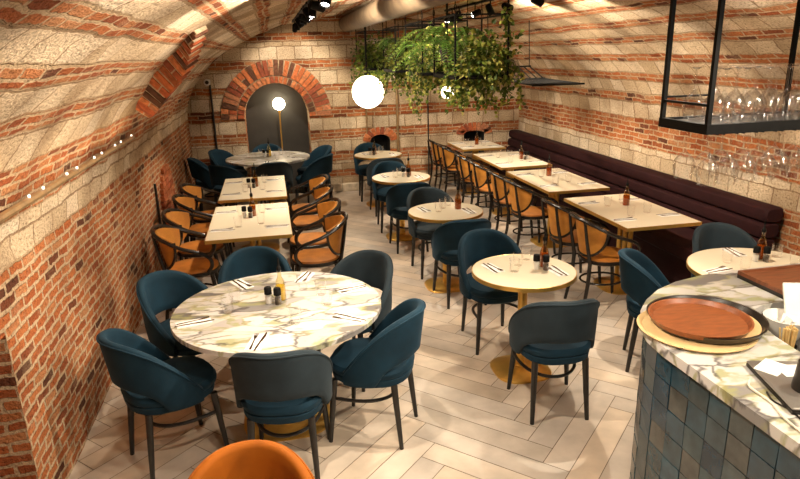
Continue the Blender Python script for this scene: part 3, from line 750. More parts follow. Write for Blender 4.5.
# ------------------------------------------------------------------ bar counter
outer = [(1.40, -.9), (1.395, -.3), (1.39, .3), (1.385, .9), (1.38, 1.35), (1.376, 1.7), (1.372, 1.90), (1.385, 2.02), (1.42, 2.12), (1.48, 2.22), (1.57, 2.32), (1.69, 2.415), (1.83, 2.485), (2.0, 2.53), (2.2, 2.55), (2.55, 2.55), (2.95, 2.55)]
inner = [(1.82, -.9), (1.82, 1.75), (1.835, 1.88), (1.88, 2.02), (1.95, 2.11), (2.02, 2.14), (2.2, 2.145), (2.95, 2.145)]
t = thing('bar_counter', 'curved bar counter clad in glazed blue green tiles with marble top', 'counter', (0, 0, 0))
poly = outer + inner[::-1]
def flat_slab(poly, z0, z1):
    b = MB(); tri = tessellate_polygon([[Vector((x, y, 0)) for x, y in poly]]); n = len(poly)
    b.v = [Vector((x, y, z0)) for x, y in poly] + [Vector((x, y, z1)) for x, y in poly]
    for q in tri:
        A, B_, C = [Vector((*poly[i], 0)) for i in q]
        q = list(q) if (B_ - A).cross(C - A).z > 0 else list(q)[::-1]
        b.face([i + n for i in q]); b.face(q[::-1])
    for i in range(n):
        j = (i + 1) % n; b.face((j, i, i + n, j + n))
    return b
flat_slab(poly, 1.06, 1.10).build('marble_top', 'marble', t, smooth=False)
def offset(path, d):
    out = []
    for i, p in enumerate(path):
        a = Vector(path[max(0, i - 1)]); c = Vector(path[min(len(path) - 1, i + 1)]); tg = (c - a).normalized()
        out.append((p[0] + tg.y * d, p[1] - tg.x * d))
    return out
face_path = offset(outer, .03)                               # inwards
core = flat_slab(face_path + offset(inner, -.01)[::-1], .0, 1.06); core.build('counter_body', 'grout', t, smooth=False)
fp = [Vector((*p, 0)) for p in offset(outer, .022)]
L_ = [0.]
for i in range(len(fp) - 1): L_.append(L_[-1] + (fp[i + 1] - fp[i]).length)
def along(s):
    s = max(0, min(L_[-1] - 1e-6, s))
    for i in range(len(fp) - 1):
        if L_[i + 1] >= s: return fp[i].lerp(fp[i + 1], (s - L_[i]) / (L_[i + 1] - L_[i]))
TC = [(.012, .050, .080), (.018, .058, .085), (.030, .060, .072), (.032, .066, .085), (.050, .066, .068), (.020, .050, .068), (.009, .034, .060), (.060, .064, .060), (.040, .062, .070)]
b = MB(); TS = .102; ns = int(L_[-1] / TS)
for i in range(ns):
    for k in range(11):
        g_ = .0018; z0 = 1.058 - (k + 1) * TS + g_; z1 = 1.058 - k * TS - g_
        if z1 <= .03: continue
        z0 = max(.002, z0)
        a, c = along(i * TS + g_), along((i + 1) * TS - g_); nrm = Vector((-(c - a).y, (c - a).x, 0)).normalized() 
        w = .0; j = [random.uniform(-.0022, .0022) for _ in range(4)]
        P4 = [Vector((a.x, a.y, z0)), Vector((c.x, c.y, z0)), Vector((c.x, c.y, z1)), Vector((a.x, a.y, z1))]
        fr = [p + nrm * (.006 + jj) for p, jj in zip(P4, j)]
        col = jit(random.choice(TC), .15); n = len(b.v); b.v += P4 + fr
        for q in ((4, 7, 6, 5), (0, 4, 5, 1), (1, 5, 6, 2), (2, 6, 7, 3), (3, 7, 4, 0)): b.face([n + x for x in q], 0, col)
b.build('tile_cladding', 'tile', t, smooth=False, colattr=True)
flat_slab([(1.83, -.9), (1.83, 1.75), (1.845, 1.88), (1.89, 2.01), (1.96, 2.10), (2.02, 2.13), (2.95, 2.13), (2.95, 1.6), (2.5, 1.4), (2.45, -.9)], .96, 1.0).build('inner_worktop', 'worktop', t, smooth=False)
b = MB(); b.box((2.72, 1.86, .48), (.42, .5, .96)); b.box((2.14, -.3, .48), (.55, 1.1, .96)); b.build('under_counter_cabinet', 'worktop', t, smooth=False)

def round_tray(x, y, z, r, rimm, top, label, lift=.022):
    t = thing('round_tray', label, 'tray', (x, y, z), 0)
    b = MB(); b.lathe([(.001, 0), (r * .93, 0), (r, lift), (r + .002, lift + .002), (r - .006, lift + .002), (r * .90, .006)], 56, cap0=False, cap1=False); b.build('rim', rimm, t)
    b = MB(); b.lathe([(r * .915, .0045), (r * .90, .008), (.001, .0085)], 56, cap0=False, cap1=True); b.build('tray_surface', top, t)
    return t
round_tray(1.575, 1.988, 1.1002, .217, 'tray_cream', 'tray_cream', 'bottom round tray of the stack, plain pale cream', .012)
round_tray(1.640, 2.020, 1.1150, .220, 'tray_black', 'tray_cream', 'middle round tray of the stack with wide black rim', .026)
round_tray(1.600, 2.005, 1.1275, .190, 'terracotta_wood', 'terracotta_wood', 'red brown wooden round tray on top of the stack', .022)
def rect_tray(x, y, z, w, d, rz, rimm, top, label):
    t = thing('rectangular_tray', label, 'tray', (x, y, z), rz, 'rectangular trays at the end of the bar')
    b = MB(); b.box((0, 0, .004), (w - .01, d - .01, .008)); b.build('tray_surface', top, t, smooth=False)
    b = MB()
    for sx, sy, lx, ly in ((0, 1, w, .012), (0, -1, w, .012), (1, 0, .012, d - .024), (-1, 0, .012, d - .024)): b.box((sx * (w / 2 - .006), sy * (d / 2 - .006), .009), (lx, ly, .018))
    b.build('rim', rimm, t, smooth=False); return t
for k in range(2):
    rect_tray(2.40, 2.30, 1.1002 + k * .0182, .52, .31, 0., 'tray_black' if k < 1 else 'walnut_wood', 'walnut_wood', ['lower black edged rectangular tray at the end of the bar', 'top walnut brown rectangular tray at the end of the bar'][k])
# things on and behind the counter
b = MB(); b.lathe([(.0, 0), (.05, 0), (.055, .006), (.085, .085), (.088, .092), (.083, .092), (.05, .012), (0, .010)], 32, cap0=False, cap1=False)
o = b.build('bowl', 'porcelain'); o.location = (2.03, 2.025, 1.0); tag(o, 'round white bowl behind the marble bar top', 'bowl')
b = MB()
for k in range(7):
    R = Matrix.Rotation(k * .9, 3, 'Z') @ Matrix.Rotation(.5 + .1 * k, 3, 'X'); b.box((2.03 + .012 * math.cos(k * 2.), 2.025 + .012 * math.sin(k * 2.), 1.04 + .006 * k), (.055, .05, .002), R=R)
tag(b.build('sugar_sachets', 'paper', smooth=False), 'white paper sachets in the round bowl behind the bar', 'sachets', None, 'stuff')
t = thing('stirrer_cup', 'dark cup for wooden sticks behind the marble bar top', 'cup', (1.89, 1.865, 1.0))
b = MB(); b.lathe([(0, 0), (.034, 0), (.036, .004), (.040, .055), (.037, .055), (.033, .01), (0, .01)], 20, cap0=False, cap1=False); b.build('cup_body', 'tray_black', t)
for k in range(30):
    a = random.uniform(0, 6.28); r = .028 * math.sqrt(random.random()); tl_ = random.uniform(.0, .12)
    R = Matrix.Rotation(a, 3, 'Z') @ Matrix.Rotation(tl_, 3, 'Y'); b = MB()
    b.box(R @ Vector((0, 0, .058 + random.uniform(-.004, .010))), (.006, .004, .115), R=R)
    o = b.build('wooden_stick', 'bamboo', smooth=False); o.location = (1.89 + r * math.cos(a) * .75, 1.865 + r * math.sin(a) * .75, 1.0105)
    tag(o, 'thin wooden stick standing in the cup behind the bar', 'stick', 'wooden sticks in the cup')
t = thing('laptop', 'closed grey laptop lying at the edge of the marble bar top', 'laptop', (1.625, 1.51, 1.1002), -.28)
b = MB(); b.box((0, 0, .0075), (.23, .31, .015), bev=.003); b.build('laptop_base', 'tray_black', t)
b = MB(); b.box((0, 0, .019), (.23, .31, .008), bev=.003); b.build('lid', 'laptop', t)
t = thing('tablet_stand', 'pale grey upright tablet seen from behind at the right edge', 'tablet', (2.17, 2.0, 1.0), -.35)
b = MB(); b.box((0, -.02, .005), (.14, .12, .010), bev=.003); b.build('stand_foot', 'grey_metal', t)
b = MB(); b.box((0, .015, .06), (.04, .012, .11), R=Matrix.Rotation(-.5, 3, 'X')); b.build('stand_arm', 'grey_metal', t, smooth=False)
b = MB(); b.box((0, .035, .115), (.26, .010, .20), R=Matrix.Rotation(-.5, 3, 'X'), bev=.004); b.build('tablet_body', 'white_plastic', t)
t = thing('canister', 'black cylinder standing on the grey laptop at the right edge', 'canister', (1.60, 1.475, 1.1235))
b = MB(); b.lathe([(.0, 0), (.044, 0), (.045, .004), (.037, .088), (.036, .094), (.031, .096), (0, .096)], 28, cap0=False, cap1=False); b.build('body', 'tray_black', t)
b = MB(); b.lathe([(.0, .0961), (.028, .0961), (.028, .099), (.0, .099)], 24, cap0=False, cap1=False); b.build('lid', 'black_metal', t)
for k, (x, y, a, l) in enumerate(((1.60, 1.625, .5, 'white paper slip under the black cylinder, nearer the tray stack'), (1.655, 1.585, -.15, 'white paper slip on the laptop beside the black cylinder'))):
    b = MB(); b.box((0, 0, .0006), (.105, .075, .0012)); o = b.build('paper_slip', 'paper', smooth=False); o.location = (x, y, 1.1236 + .0014 * k); o.rotation_euler = (0, 0, a); tag(o, l, 'paper')
def cable(name, pts, r, m, l):
    b = MB(); P = [Vector(p) for p in pts]; out = []
    for i in range(len(P) - 1):
        p0, p1, p2, p3 = [P[max(0, min(len(P) - 1, i + k))] for k in (-1, 0, 1, 2)]
        for q in range(6):
            u = q / 6; out.append(.5 * ((2 * p1) + (p2 - p0) * u + (2 * p0 - 5 * p1 + 4 * p2 - p3) * u * u + (3 * p1 - p0 - 3 * p2 + p3) * u ** 3))
    out.append(P[-1]); b.tube(out, r, 6); return tag(b.build(name, m), l, 'cable')
cable('power_cable', [(1.50, 1.60, 1.1045), (1.465, 1.56, 1.1045), (1.46, 1.46, 1.1045), (1.43, 1.36, 1.1045), (1.42, 1.2, 1.1045)], .004, 'cable_white', 'white power cable lying on the marble beside the laptop')
cable('charger_cable', [(1.495, 1.52, 1.1035), (1.475, 1.47, 1.1035), (1.485, 1.41, 1.1035), (1.47, 1.33, 1.1035), (1.465, 1.2, 1.1035)], .003, 'tray_black', 'thin black cable curling beside the grey laptop')

# ------------------------------------------------------------------ hanging glass rack over the bar
t = thing('glass_rack', 'black metal hanging glass rack over the bar counter', 'rack', (0, 0, 0))
RX0, RX1, RY0, RY1, RZ = 1.625, 2.75, 2.13, 2.42, 1.875
b = MB()
for y in (RY0, RY1): b.box(((RX0 + RX1) / 2, y, RZ - .005), (RX1 - RX0, .022, .038))
for x in (RX0 + .011, RX1 - .011): b.box((x, (RY0 + RY1) / 2, RZ - .005), (.022, RY1 - RY0 - .02, .038))
b.build('shelf_frame', 'black_metal', t, smooth=False)
b = MB(); b.box(((RX0 + RX1) / 2, (RY0 + RY1) / 2, RZ + .004), (RX1 - RX0 - .04, RY1 - RY0 - .02, .006)); b.build('shelf_board', 'black_wood', t, smooth=False)
GXR = [1.70 + .087 * k for k in range(11)]
for gx in GXR:                                              # pairs of wires carrying the feet of the hung glasses
    b = MB()
    for s in (-1, 1): b.tube([(gx + s * .014, RY0, RZ - .0265), (gx + s * .014, RY1, RZ - .0265)], .0032, 6)
    b.build('stem_rail', 'black_metal', t)
def ceil_z(x): return ZS + BZ * math.sqrt(max(0, 1 - ((x - XC) / AX) ** 2))
for x, y in ((RX0 + .01, RY0), (RX0 + .01, RY1), (2.235, RY1), (2.235, RY0 + .0), (RX1 - .01, RY0), (RX1 - .01, RY1)):
    if (x, y) == (2.235, RY0): continue
    b = MB(); b.box((x, y, (RZ + ceil_z(x) - .005) / 2), (.017, .017, ceil_z(x) - .005 - RZ)); b.build('hanging_rod', 'black_metal', t, smooth=False)
b = MB(); b.box((RX0 + .01, (RY0 + RY1) / 2, RZ + .085), (.010, RY1 - RY0, .010)); b.build('end_rail', 'black_metal', t, smooth=False)
b = MB(); b.box((RX0 + .11, RY1, RZ + .10), (.22, .008, .008)); b.build('back_rail', 'black_metal', t, smooth=False)
def wine_glass():
    b = MB()                                               # upside down, rim at z = 0
    b.lathe([(.0335, 0), (.040, .03), (.0425, .055), (.038, .08), (.024, .10), (.009, .112), (.0042, .125), (.0038, .19), (.0055, .204), (.022, .2105), (.033, .2125), (.033, .2145), (.0, .2145)], 20, cap0=False, cap1=False)
    return tag(b.build('wine_glass', 'glass_wine'), 'x', 'wine glass')
WG = wine_glass()
rows = (('front', 2.185), ('middle', 2.275), ('back', 2.365))
for rn, y in rows:
    for k in range(9):
        x = 1.735 + .093 * k + random.uniform(-.006, .006) + (.03 if rn == 'middle' else 0)
        dup(WG, (x, y + random.uniform(-.006, .006), RZ + .0072), 0, 'upturned wine glass standing on the hanging rack, %s row, number %d from the left' % (rn, k + 1), 'wine glasses standing on the rack')
for rn, y in (('front', 2.19), ('back', 2.33)):
    for k, gx in enumerate(GXR[:10]):
        dup(WG, (gx, y + random.uniform(-.015, .015), RZ - .0233 - .2125), 0, 'wine glass hung by its foot under the rack, %s row, number %d from the left' % (rn, k + 1), 'wine glasses hanging under the rack')

# ------------------------------------------------------------------ ceiling fittings
b = MB(); rings = []
nseg = 150
for i in range(nseg + 1):
    y = 2.6 + (YB - .01 - 2.6) * i / nseg; r = .112 + (.007 if i % 2 else 0)
    rings.append([(1.26 + r * math.cos(2 * PI * j / 20), y, 2.62 + r * math.sin(2 * PI * j / 20)) for j in range(20)])
b.loft(rings); tag(b.build('ventilation_duct', 'duct', angle=80), 'grey corrugated ventilation duct under the top of the vault', 'duct')

def spotlight(loc, target, watt, label, size=75, group='ceiling spotlights', blend=.55, rail_z=None):
    t = thing('spotlight', label, 'spotlight', loc, 0, group)
    d = (Vector(target) - Vector(loc)).normalized(); q = d.to_track_quat('-Z', 'Y'); R = q.to_matrix()
    def tr(b):
        b.v = [R @ v for v in b.v]; return b
    b = MB(); b.lathe([(.006, .075), (.028, .07), (.034, .05), (.036, -.04), (.033, -.042), (.030, -.03), (.005, -.028)], 18); tr(b).build('lamp_head', 'black_metal', t)
    b = MB(); b.lathe([(.001, -.031), (.0285, -.031), (.0285, -.033), (.001, -.0335)], 16); tr(b).build('lens', 'lens', t)
    h = max(.03, (rail_z if rail_z else ceil_z(loc[0])) - loc[2]); b = MB(); b.tube([(0, 0, .0), (0, 0, h)], .007, 6); b.box((0, 0, h - .012), (.05, .09, .024)); b.build('stem', 'black_metal', t, smooth=False)
    ld = bpy.data.lights.new('spot_beam', 'SPOT'); ld.energy = watt; ld.spot_size = math.radians(size); ld.spot_blend = blend; ld.shadow_soft_size = .018; ld.color = SPOTCOL
    lo = bpy.data.objects.new('spot_beam', ld); COL.objects.link(lo); lo.parent = t; lo.location = d * .05; lo.rotation_mode = 'QUATERNION'; lo.rotation_quaternion = q
    return t
SPOTCOL = (1., .865, .675)
def track(x, y0, y1, label):
    z = ceil_z(x) - .012; b = MB(); b.box((x, (y0 + y1) / 2, z), (.035, y1 - y0, .02))
    tag(b.build('lighting_track', 'black_metal', smooth=False), label, 'track')
track(.42, .2, 9.6, 'black lighting track along the vault, left of the duct'); track(2.30, .2, 8.2, 'black lighting track along the vault, right of the plants')
zl, zr = ceil_z(.42) - .12, ceil_z(2.30) - .12
LW = 1.8
SP = [  # x, y, target, watt, label, size
    (.42, 9.1, (.4, 10.2, 1.6), 48, 'farthest spotlight on the left track, aimed at the back wall', 90),
    (.42, 8.3, (.1, 9.2, .7), 60, 'second farthest spotlight on the left track', 70),
    (.42, 6.9, (-.2, 6.9, .7), 75, 'third farthest spotlight on the left track', 80),
    (.42, 5.7, (.1, 5.4, .7), 75, 'fourth farthest spotlight on the left track', 80),
    (.42, 4.4, (-.15, 3.5, .7), 52, 'spotlight on the left track above the foreground marble table', 75),
    (.42, 3.0, (.6, 2.6, 0), 62, 'spotlight on the left track above the open floor', 95),
    (.42, 1.5, (1.0, 2.6, 0), 50, 'nearest spotlight on the left track', 100),
    (.42, 6.1, (1.55, 5.6, .7), 80, 'added fill spotlight on the left track turned towards the centre row of tables', 60),  # extra lamp, added to brighten the second small round table
    (.42, 7.7, (1.5, 7.5, .7), 80, 'rear spotlight on the left track turned towards the centre row', 70),
    (2.30, 7.6, (2.9, 8.4, .7), 80, 'farthest spotlight on the right track', 85),
    (2.30, 6.5, (3.2, 6.6, .7), 90, 'second farthest spotlight on the right track', 85),
    (2.30, 5.3, (3.9, 5.6, 1.9), 60, 'spotlight on the right track washing the right wall', 90),
    (2.30, 4.5, (1.5, 3.8, .7), 88, 'spotlight on the right track above the nearest small table', 80),
    (2.30, 3.4, (3.2, 3.5, .7), 90, 'spotlight on the right track above the table behind the bar', 85),
    (2.30, 1.4, (1.6, 2.0, 1.1), 55, 'nearest spotlight on the right track, lighting the bar', 90),
    (2.30, 8.1, (1.5, 7.2, .7), 70, 'rearmost spotlight on the right track aimed at the centre tables', 80),
]
for x, y, tg, w, l, sz in SP: spotlight((x, y, zl if x < 1 else zr), tg, w * LW, l, sz)
# wash lights aimed at the vault sides and walls
for x, y, tg, w, l in ((.42, 2.3, (-.75, 2.5, 2.12), 58, 'spotlight on the left track washing the near vault'), (.42, 3.7, (-.85, 3.8, 2.05), 80, 'spotlight on the left track washing the middle vault'),
                       (2.30, 3.0, (3.6, 3.9, 2.1), 80, 'spotlight on the right track washing the near right vault'), (2.30, 6.0, (3.55, 6.8, 2.2), 85, 'spotlight on the right track washing the middle right vault'),
                       (2.30, 2.5, (-1.25, 2.9, .7), 150, 'added fill spotlight on the right track aimed across at the near brick wall'), (2.30, 7.0, (-1.25, 6.6, .9), 90, 'added fill spotlight on the right track aimed across at the far brick wall'),  # both added only to brighten the left brick wall
                       (.42, 5.0, (1.9, 5.7, 2.15), 90, 'spotlight on the left track aimed at the nearest hanging plants'), (.42, 6.6, (1.8, 7.6, 2.1), 100, 'spotlight on the left track aimed at the rear hanging plants'),
                       (2.30, 7.9, (2.5, 10.2, 1.2), 60, 'added fill spotlight on the right track aimed at the back wall'),  # added to lift the brightness of the back wall
                       (.42, .4, (.8, 2.5, .4), 42, 'added fill spotlight on the left track closest to the camera'), (2.30, .4, (1.5, 2.2, .9), 50, 'added fill spotlight on the right track closest to the camera')):  # unseen pair added as fill for the dark camera end of the room
    spotlight((x, y, zl if x < 1 else zr), tg, w * LW, l, 95, blend=.85)

# wall conduit with small LED uplights
t = thing('wall_conduit', 'brown conduit with small LED lights along the left wall', 'conduit', (0, 0, 0))
cx_ = XC - AX * math.sqrt(1 - ((1.56 - ZS) / BZ) ** 2) + .04
b = MB(); b.tube([(cx_, .4 + .35 * i, 1.555) for i in range(16)], .019, 8); b.build('pipe', 'copper_brown', t)
for k in range(12):
    y = 2.2 + .3 * k + (.1 if k % 2 else 0)
    if y > 5.6: break
    b = MB(); b.lathe([(.006, 0), (.006, .010), (.001, .012)], 8, (cx_ + .006, y, 1.572)); b.build('led_lamp', 'led', t)
for y in (2.6, 3.5, 4.4, 5.3):
    ld = bpy.data.lights.new('conduit_glow', 'AREA'); ld.shape = 'RECTANGLE'; ld.size = .04; ld.size_y = .8; ld.energy = .8; ld.color = (1., .72, .42)
    lo = bpy.data.objects.new('conduit_glow', ld); COL.objects.link(lo); lo.parent = t; lo.location = (cx_ + .05, y, 1.60); lo.rotation_euler = (0, PI + .35, 0)
# pipes on the back wall, thin cable on the left wall
for k, (x, z0, z1, r, l) in enumerate(((2.03, .14, 2.5, .022, 'thick brown pipe on the back wall between the two small openings'), (1.52, .9, 1.75, .012, 'thin brown pipe above the left small opening on the back wall'),
                                       (2.55, .14, 2.3, .010, 'thin dark cable pipe on the back wall right of the thick pipe'), (-.87, .14, 1.78, .014, 'thin dark pipe on the back wall below the camera'))):
    b = MB(); b.tube([(x, YB - r - .002, z0), (x, YB - r - .002, z1)], r, 8); b.build('wall_pipe', 'copper_brown' if k < 2 else 'black_wood'); tag(bpy.data.objects[-1] if False else COL.objects[-1], l, 'pipe')
b = MB(); b.tube([(XL + .02, 6.72, .02), (XL + .02, 6.72, .95)], .014, 8); tag(b.build('wall_pipe', 'black_wood'), 'short dark vertical pipe on the left wall beside the armchairs', 'pipe')
t = thing('security_camera', 'small white security camera high on the back wall by the corner', 'camera', (-.90, YB, 1.82))
b = MB(); b.box((0, -.015, 0), (.08, .03, .08), bev=.008); b.build('mount', 'white_plastic', t)
R = Matrix.Rotation(PI / 2, 3, 'X')
b = MB(); b.lathe([(.02, .0), (.045, .01), (.05, .05), (.048, .10), (.03, .105)], 18); b.v = [R @ v + Vector((0, -.03, 0)) for v in b.v]; b.build('housing', 'white_plastic', t)
b = MB(); b.lathe([(.001, .1055), (.028, .1055), (.02, .115), (.001, .118)], 16); b.v = [R @ v + Vector((0, -.03, 0)) for v in b.v]; b.build('lens', 'tray_black', t)

# lamps
def point(loc, w, col, parent, r):
    ld = bpy.data.lights.new('lamp_glow', 'POINT'); ld.energy = w; ld.color = col; ld.shadow_soft_size = r
    lo = bpy.data.objects.new('lamp_glow', ld); COL.objects.link(lo); lo.parent = parent; lo.location = loc
def sphere_prof(r, n=14): return [(max(.001, r * math.sin(PI * k / n)), -r * math.cos(PI * k / n)) for k in range(n + 1)]
def globe(x, y, z, r, w, label):
    t = thing('globe_pendant', label, 'pendant lamp', (x, y, z), 0)
    b = MB(); b.lathe(sphere_prof(r), 28); b.build('globe', 'bulb', t)
    b = MB(); b.lathe([(.05, r - .006), (.05, r + .03), (.012, r + .04)], 14); b.build('cap', 'black_metal', t)
    b = MB(); b.tube([(0, 0, r + .035), (0, 0, ceil_z(x) - z)], .008, 6); b.build('suspension_rod', 'black_metal', t)
globe(1.425, 9.3, 1.635, .235, 0, 'large white glowing globe lamp below the far end of the hanging plants')
globe(1.79, 6.32, 1.775, .065, 0, 'glowing globe lamp half hidden among the nearest hanging plants')
t = thing('floor_lamp', 'brass floor lamp with white globe standing in the arched niche', 'lamp', (.142, 10.48, 0))
b = MB(); b.lathe([(.11, 0), (.11, .015), (.02, .025)], 20); b.build('base', 'brass', t)
b = MB(); b.tube([(0, 0, .02), (0, 0, 1.31)], .012, 10); b.build('pole', 'brass', t)
b = MB(); b.lathe([(.013, 1.28), (.022, 1.30), (.022, 1.335), (.012, 1.34)], 12); b.build('socket', 'brass', t)
b = MB(); b.lathe([(r, z + 1.43) for r, z in sphere_prof(.098)], 24); b.build('globe', 'bulb_far', t)

# ------------------------------------------------------------------ hanging plants
def leafquad(b, p, d, up, l, w, col):
    """a bent leaf: two halves folded along the midrib"""
    d = d.normalized(); s = d.cross(up); s = s.normalized() if s.length > 1e-4 else Vector((1, 0, 0)); u = s.cross(d)
    n = len(b.v); f = .22 * w
    b.v += [p, p + d * l * .35 + s * w * .5 + u * f, p + d * l * .72 + s * w * .38 + u * f * .6, p + d * l - u * l * .12, p + d * l * .72 - s * w * .38 + u * f * .6, p + d * l * .35 - s * w * .5 + u * f, p + d * l * .5]
    b.face((n, n + 1, n + 2, n + 6), 0, col); b.face((n + 6, n + 2, n + 3), 0, col); b.face((n, n + 6, n + 4, n + 5), 0, col); b.face((n + 6, n + 3, n + 4), 0, col)
GREEN = [(.08, .13, .02), (.13, .19, .028), (.22, .28, .04), (.38, .38, .07), (.06, .10, .016), (.52, .48, .14)]
def rvec(): return Vector((random.gauss(0, 1), random.gauss(0, 1), random.gauss(0, 1))).normalized()
def ivy(label, c, ext, nleaf, trails, drop, ls=.055, pal=GREEN, seed=0):
    random.seed(100 + seed); t = thing('trailing_ivy', label, 'plant', c, 0, 'ivy hanging in the frames')
    b = MB(); st = MB()
    for _ in range(nleaf):
        p = Vector((random.gauss(0, .42) * ext[0], random.gauss(0, .45) * ext[1], random.gauss(0, .45) * ext[2]))
        p.x = max(-ext[0], min(ext[0], p.x)); p.y = max(-ext[1], min(ext[1], p.y))
        d = (p.normalized() + rvec() * .8 + Vector((0, 0, -.3)))
        leafquad(b, p, d, rvec() + Vector((0, 0, 1.2)), ls * random.uniform(.7, 1.25), ls * random.uniform(.65, 1.0), jit(random.choice(pal), .25))
    for k in range(trails):
        x, y = random.uniform(-1, 1) * ext[0], random.uniform(-1, 1) * ext[1]
        if random.random() < .6: x = math.copysign(ext[0], x) * random.uniform(.7, 1.05)
        z = random.uniform(-.3, .3) * ext[2]; L2 = drop * random.uniform(.35, 1.); pts = [Vector((x * .6, y * .8, z + .05)), Vector((x * .9, y, z + .06))]
        q = Vector((x, y, z))
        while z - q.z < L2:
            pts.append(q.copy()); q += Vector((random.gauss(0, .012), random.gauss(0, .012), -.035))
            for _ in range(2):
                d = rvec() + Vector((0, 0, -.6)); leafquad(b, q.copy(), d, rvec(), ls * random.uniform(.6, 1.1), ls * random.uniform(.5, .9), jit(random.choice(pal), .25))
        st.tube(pts, .0025, 4)
    b.build('foliage', 'leaf', t, smooth=False, colattr=True); st.build('vines', 'stem', t)
    pb = MB(); pb.lathe([(.06, -.14), (.085, -.02), (.09, .0), (.08, .0), (.07, -.02), (.001, -.025)], 16); pb.build('pot', 'soil', t)
    return t
def fern(label, c, n, L0, seed=0):
    random.seed(300 + seed); t = thing('boston_fern', label, 'plant', c, 0, 'ferns hanging in the frames')
    pb = MB(); pb.lathe([(.07, -.13), (.10, -.01), (.105, .01), (.09, .01), (.001, -.005)], 16); pb.build('pot', 'soil', t)
    for k in range(n):
        a = 2 * PI * k / n + random.uniform(-.25, .25); L2 = L0 * random.uniform(.7, 1.1); rise = random.uniform(.10, .27)
        h = Vector((math.cos(a), math.sin(a), 0)); b = MB(); pts = []; g_ = random.choice([(.16, .34, .05), (.22, .42, .07), (.13, .27, .045), (.32, .46, .09)])
        for i in range(25):
            s = i / 24; pts.append(h * L2 * (s * .95) + Vector((0, 0, rise * math.sin(min(1, s * 1.5) * PI / 2) * 1.1 - L2 * .62 * s * s)))
        b.tube(pts, .0025, 4, col=(.12, .14, .03))
        sd = h.cross(Vector((0, 0, 1)))
        for i in range(2, 25):
            s = i / 24; w = .062 * math.sin(PI * min(1, .12 + s * .9)) + .006; tg = (pts[i] - pts[i - 1]).normalized()
            for sg in (-1, 1):
                leafquad(b, pts[i], sd * sg + tg * .35 + Vector((0, 0, -.12)), Vector((0, 0, 1)), w, .026, jit(g_, .12))
        b.build('frond', 'leaf', t, smooth=False, colattr=True)
    return t
FZ, TZ, FX0, FX1 = 2.475, 1.945, 1.60, 2.08
FR = [(5.40, 6.12), (6.52, 7.32), (7.72, 8.55), (9.10, 10.0)]; FDX = [0, -.02, -.06, -.22]
FN = ['nearest', 'second nearest', 'third nearest', 'farthest']
for k, (y0, y1) in enumerate(FR):
    FX0, FX1 = 1.60 + FDX[k], 2.08 + FDX[k]
    t = thing('plant_frame', '%s black metal hanging plant frame under the vault' % FN[k], 'plant frame', (0, 0, 0), 0, 'hanging plant frames')
    b = MB(); s = .014
    for x in (FX0, FX1): b.box((x, (y0 + y1) / 2, FZ), (s, y1 - y0, s))
    for y in (y0, y1): b.box(((FX0 + FX1) / 2, y, FZ), (FX1 - FX0, s, s))
    b.build('top_frame', 'black_metal', t, smooth=False)
    for x in (FX0, FX1):
        for y in (y0, y1):
            b = MB(); b.box((x, y, (FZ + TZ) / 2), (s, s, FZ - TZ)); b.build('post', 'black_metal', t, smooth=False)
            cz = ceil_z(x); b = MB()
            rr = .028; b.tube([(x, y + rr * math.cos(2 * PI * j / 14), FZ + .055 + rr * math.sin(2 * PI * j / 14)) for j in range(14)], .004, 5, closed=True)
            b.tube([(x, y, FZ + .006), (x, y, FZ + .028)], .004, 5); b.tube([(x, y, FZ + .083), (x, y, cz)], .004, 5); b.build('hook_ring', 'black_metal', t)
    b = MB(); b.box(((FX0 + FX1) / 2, (y0 + y1) / 2, TZ), (FX1 - FX0, y1 - y0, .012))
    for x in (FX0, FX1): b.box((x, (y0 + y1) / 2, TZ + .012), (s, y1 - y0, .03))
    for y in (y0, y1): b.box(((FX0 + FX1) / 2, y, TZ + .012), (FX1 - FX0, s, .03))
    b.build('tray', 'black_metal', t, smooth=False)
FX0, FX1 = 1.60, 2.08; PZ = TZ + .148
ivy('variegated ivy spilling from the front of the nearest plant frame', (1.90, 5.55, PZ - .02), (.29, .24, .25), 1250, 34, .42, .050, seed=1)
fern('large arching fern in the nearest plant frame', (1.70, 5.93, PZ + .12), 26, .64, seed=1)
ivy('yellow green ivy at the right rear of the nearest plant frame', (2.03, 5.98, PZ - .03), (.12, .14, .14), 200, 14, .45, .05, [(.16, .2, .03), (.3, .32, .05), (.1, .14, .02), (.42, .42, .10)], seed=2)
ivy('dense ivy filling the second nearest plant frame', (1.84, 6.85, PZ - .01), (.30, .36, .28), 1150, 26, .50, .050, seed=3)
fern('fern at the far end of the second nearest plant frame', (1.76, 7.14, PZ + .04), 13, .40, seed=2)
ivy('yellowish ivy filling the third nearest plant frame', (1.84, 8.15, PZ + .02), (.30, .40, .29), 1050, 24, .46, .050, [(.07, .1, .016), (.17, .2, .03), (.3, .3, .05), (.05, .08, .012)], seed=4)
fern('small fern in the third nearest plant frame', (1.72, 8.40, PZ + .06), 12, .36, seed=3)
ivy('dark ivy filling the farthest plant frame by the back wall', (1.60, 9.52, PZ), (.32, .46, .30), 1100, 24, .42, .050, [(.06, .10, .016), (.12, .17, .025), (.22, .26, .04)], seed=5)
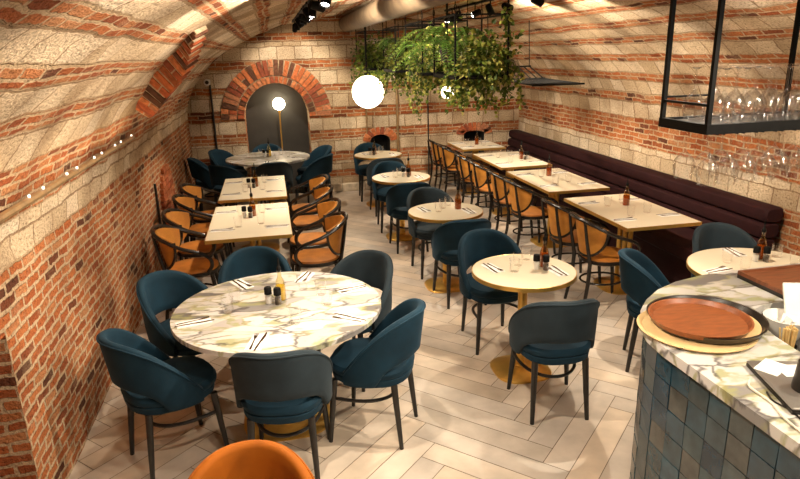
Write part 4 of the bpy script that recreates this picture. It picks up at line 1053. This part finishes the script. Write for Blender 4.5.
# a vine climbing the front right post
random.seed(55); t = thing('climbing_ivy', 'thin ivy vine climbing the front right post of the nearest frame', 'plant', (0, 0, 0))
b = MB(); st = MB(); pts = []
for i in range(16):
    a = i * .7; p = Vector((FX1 + .022 * math.cos(a), 5.40 + .022 * math.sin(a), TZ + .04 + .52 * i / 15)); pts.append(p)
    for _ in range(7 if i > 8 else 4): leafquad(b, p + rvec() * .03, rvec() + Vector((0, 0, -.4)), rvec(), random.uniform(.035, .06), random.uniform(.03, .045), jit(random.choice(GREEN[:5]), .2))
st.tube(pts, .003, 4); b.build('foliage', 'leaf', t, smooth=False, colattr=True); st.build('vine', 'stem', t)
random.seed(11)

# bent wire rack hung to the right of the plants
t = thing('wire_rack', 'black bent wire rack hung right of the plants', 'rack', (0, 0, 0))
prof = [(7.10, 1.985), (6.70, 1.862), (6.3, 1.852), (5.78, 1.842)]
for k in range(8):
    x = 2.50 + .0714 * k; b = MB(); b.tube([(x, y, z) for y, z in prof], .0065, 6); b.build('slat', 'black_metal', t)
for y, z in (prof[0], prof[1], prof[3]):
    b = MB(); b.tube([(2.48, y, z), (3.02, y, z)], .010, 6); b.build('crossbar', 'black_metal', t)
for x, y, z in ((3.0, 7.10, 1.985), (2.5, 7.10, 1.985), (3.0, 5.8, 1.842), (2.5, 5.8, 1.842)):
    if y < 6: continue
    b = MB(); b.tube([(x, y, z), (x - .02, y - .0, ceil_z(x) - .0)], .005, 6); b.build('hanging_wire', 'black_metal', t)

SC.cycles.transparent_max_bounces = 40
# ------------------------------------------------------------------ camera, world, colour
cam = bpy.data.cameras.new('camera'); co = bpy.data.objects.new('camera', cam); COL.objects.link(co)
f, pi_, th, ro, H = 624.69, .292034, .195525, -.0276573, 2.18778
fw = Vector((math.sin(th) * math.cos(pi_), math.cos(th) * math.cos(pi_), -math.sin(pi_)))
r0 = Vector((math.cos(th), -math.sin(th), 0)); u0 = r0.cross(fw)
Rv = math.cos(ro) * r0 + math.sin(ro) * u0; Uv = math.cos(ro) * u0 - math.sin(ro) * r0
co.matrix_world = Matrix(((Rv.x, Uv.x, -fw.x, 0), (Rv.y, Uv.y, -fw.y, 0), (Rv.z, Uv.z, -fw.z, H), (0, 0, 0, 1)))
cam.sensor_fit = 'HORIZONTAL'; cam.sensor_width = 36; cam.lens = f * 36 / 800; cam.clip_start = .02; cam.clip_end = 100
SC.camera = co
w = bpy.data.worlds.new('world'); SC.world = w; w.use_nodes = True
w.node_tree.nodes['Background'].inputs[0].default_value = (1., .8, .6, 1); w.node_tree.nodes['Background'].inputs[1].default_value = .02
vs = SC.view_settings; vs.view_transform = 'Standard'; vs.look = 'None'; vs.gamma = 1; vs.use_curve_mapping = False; vs.exposure = .18
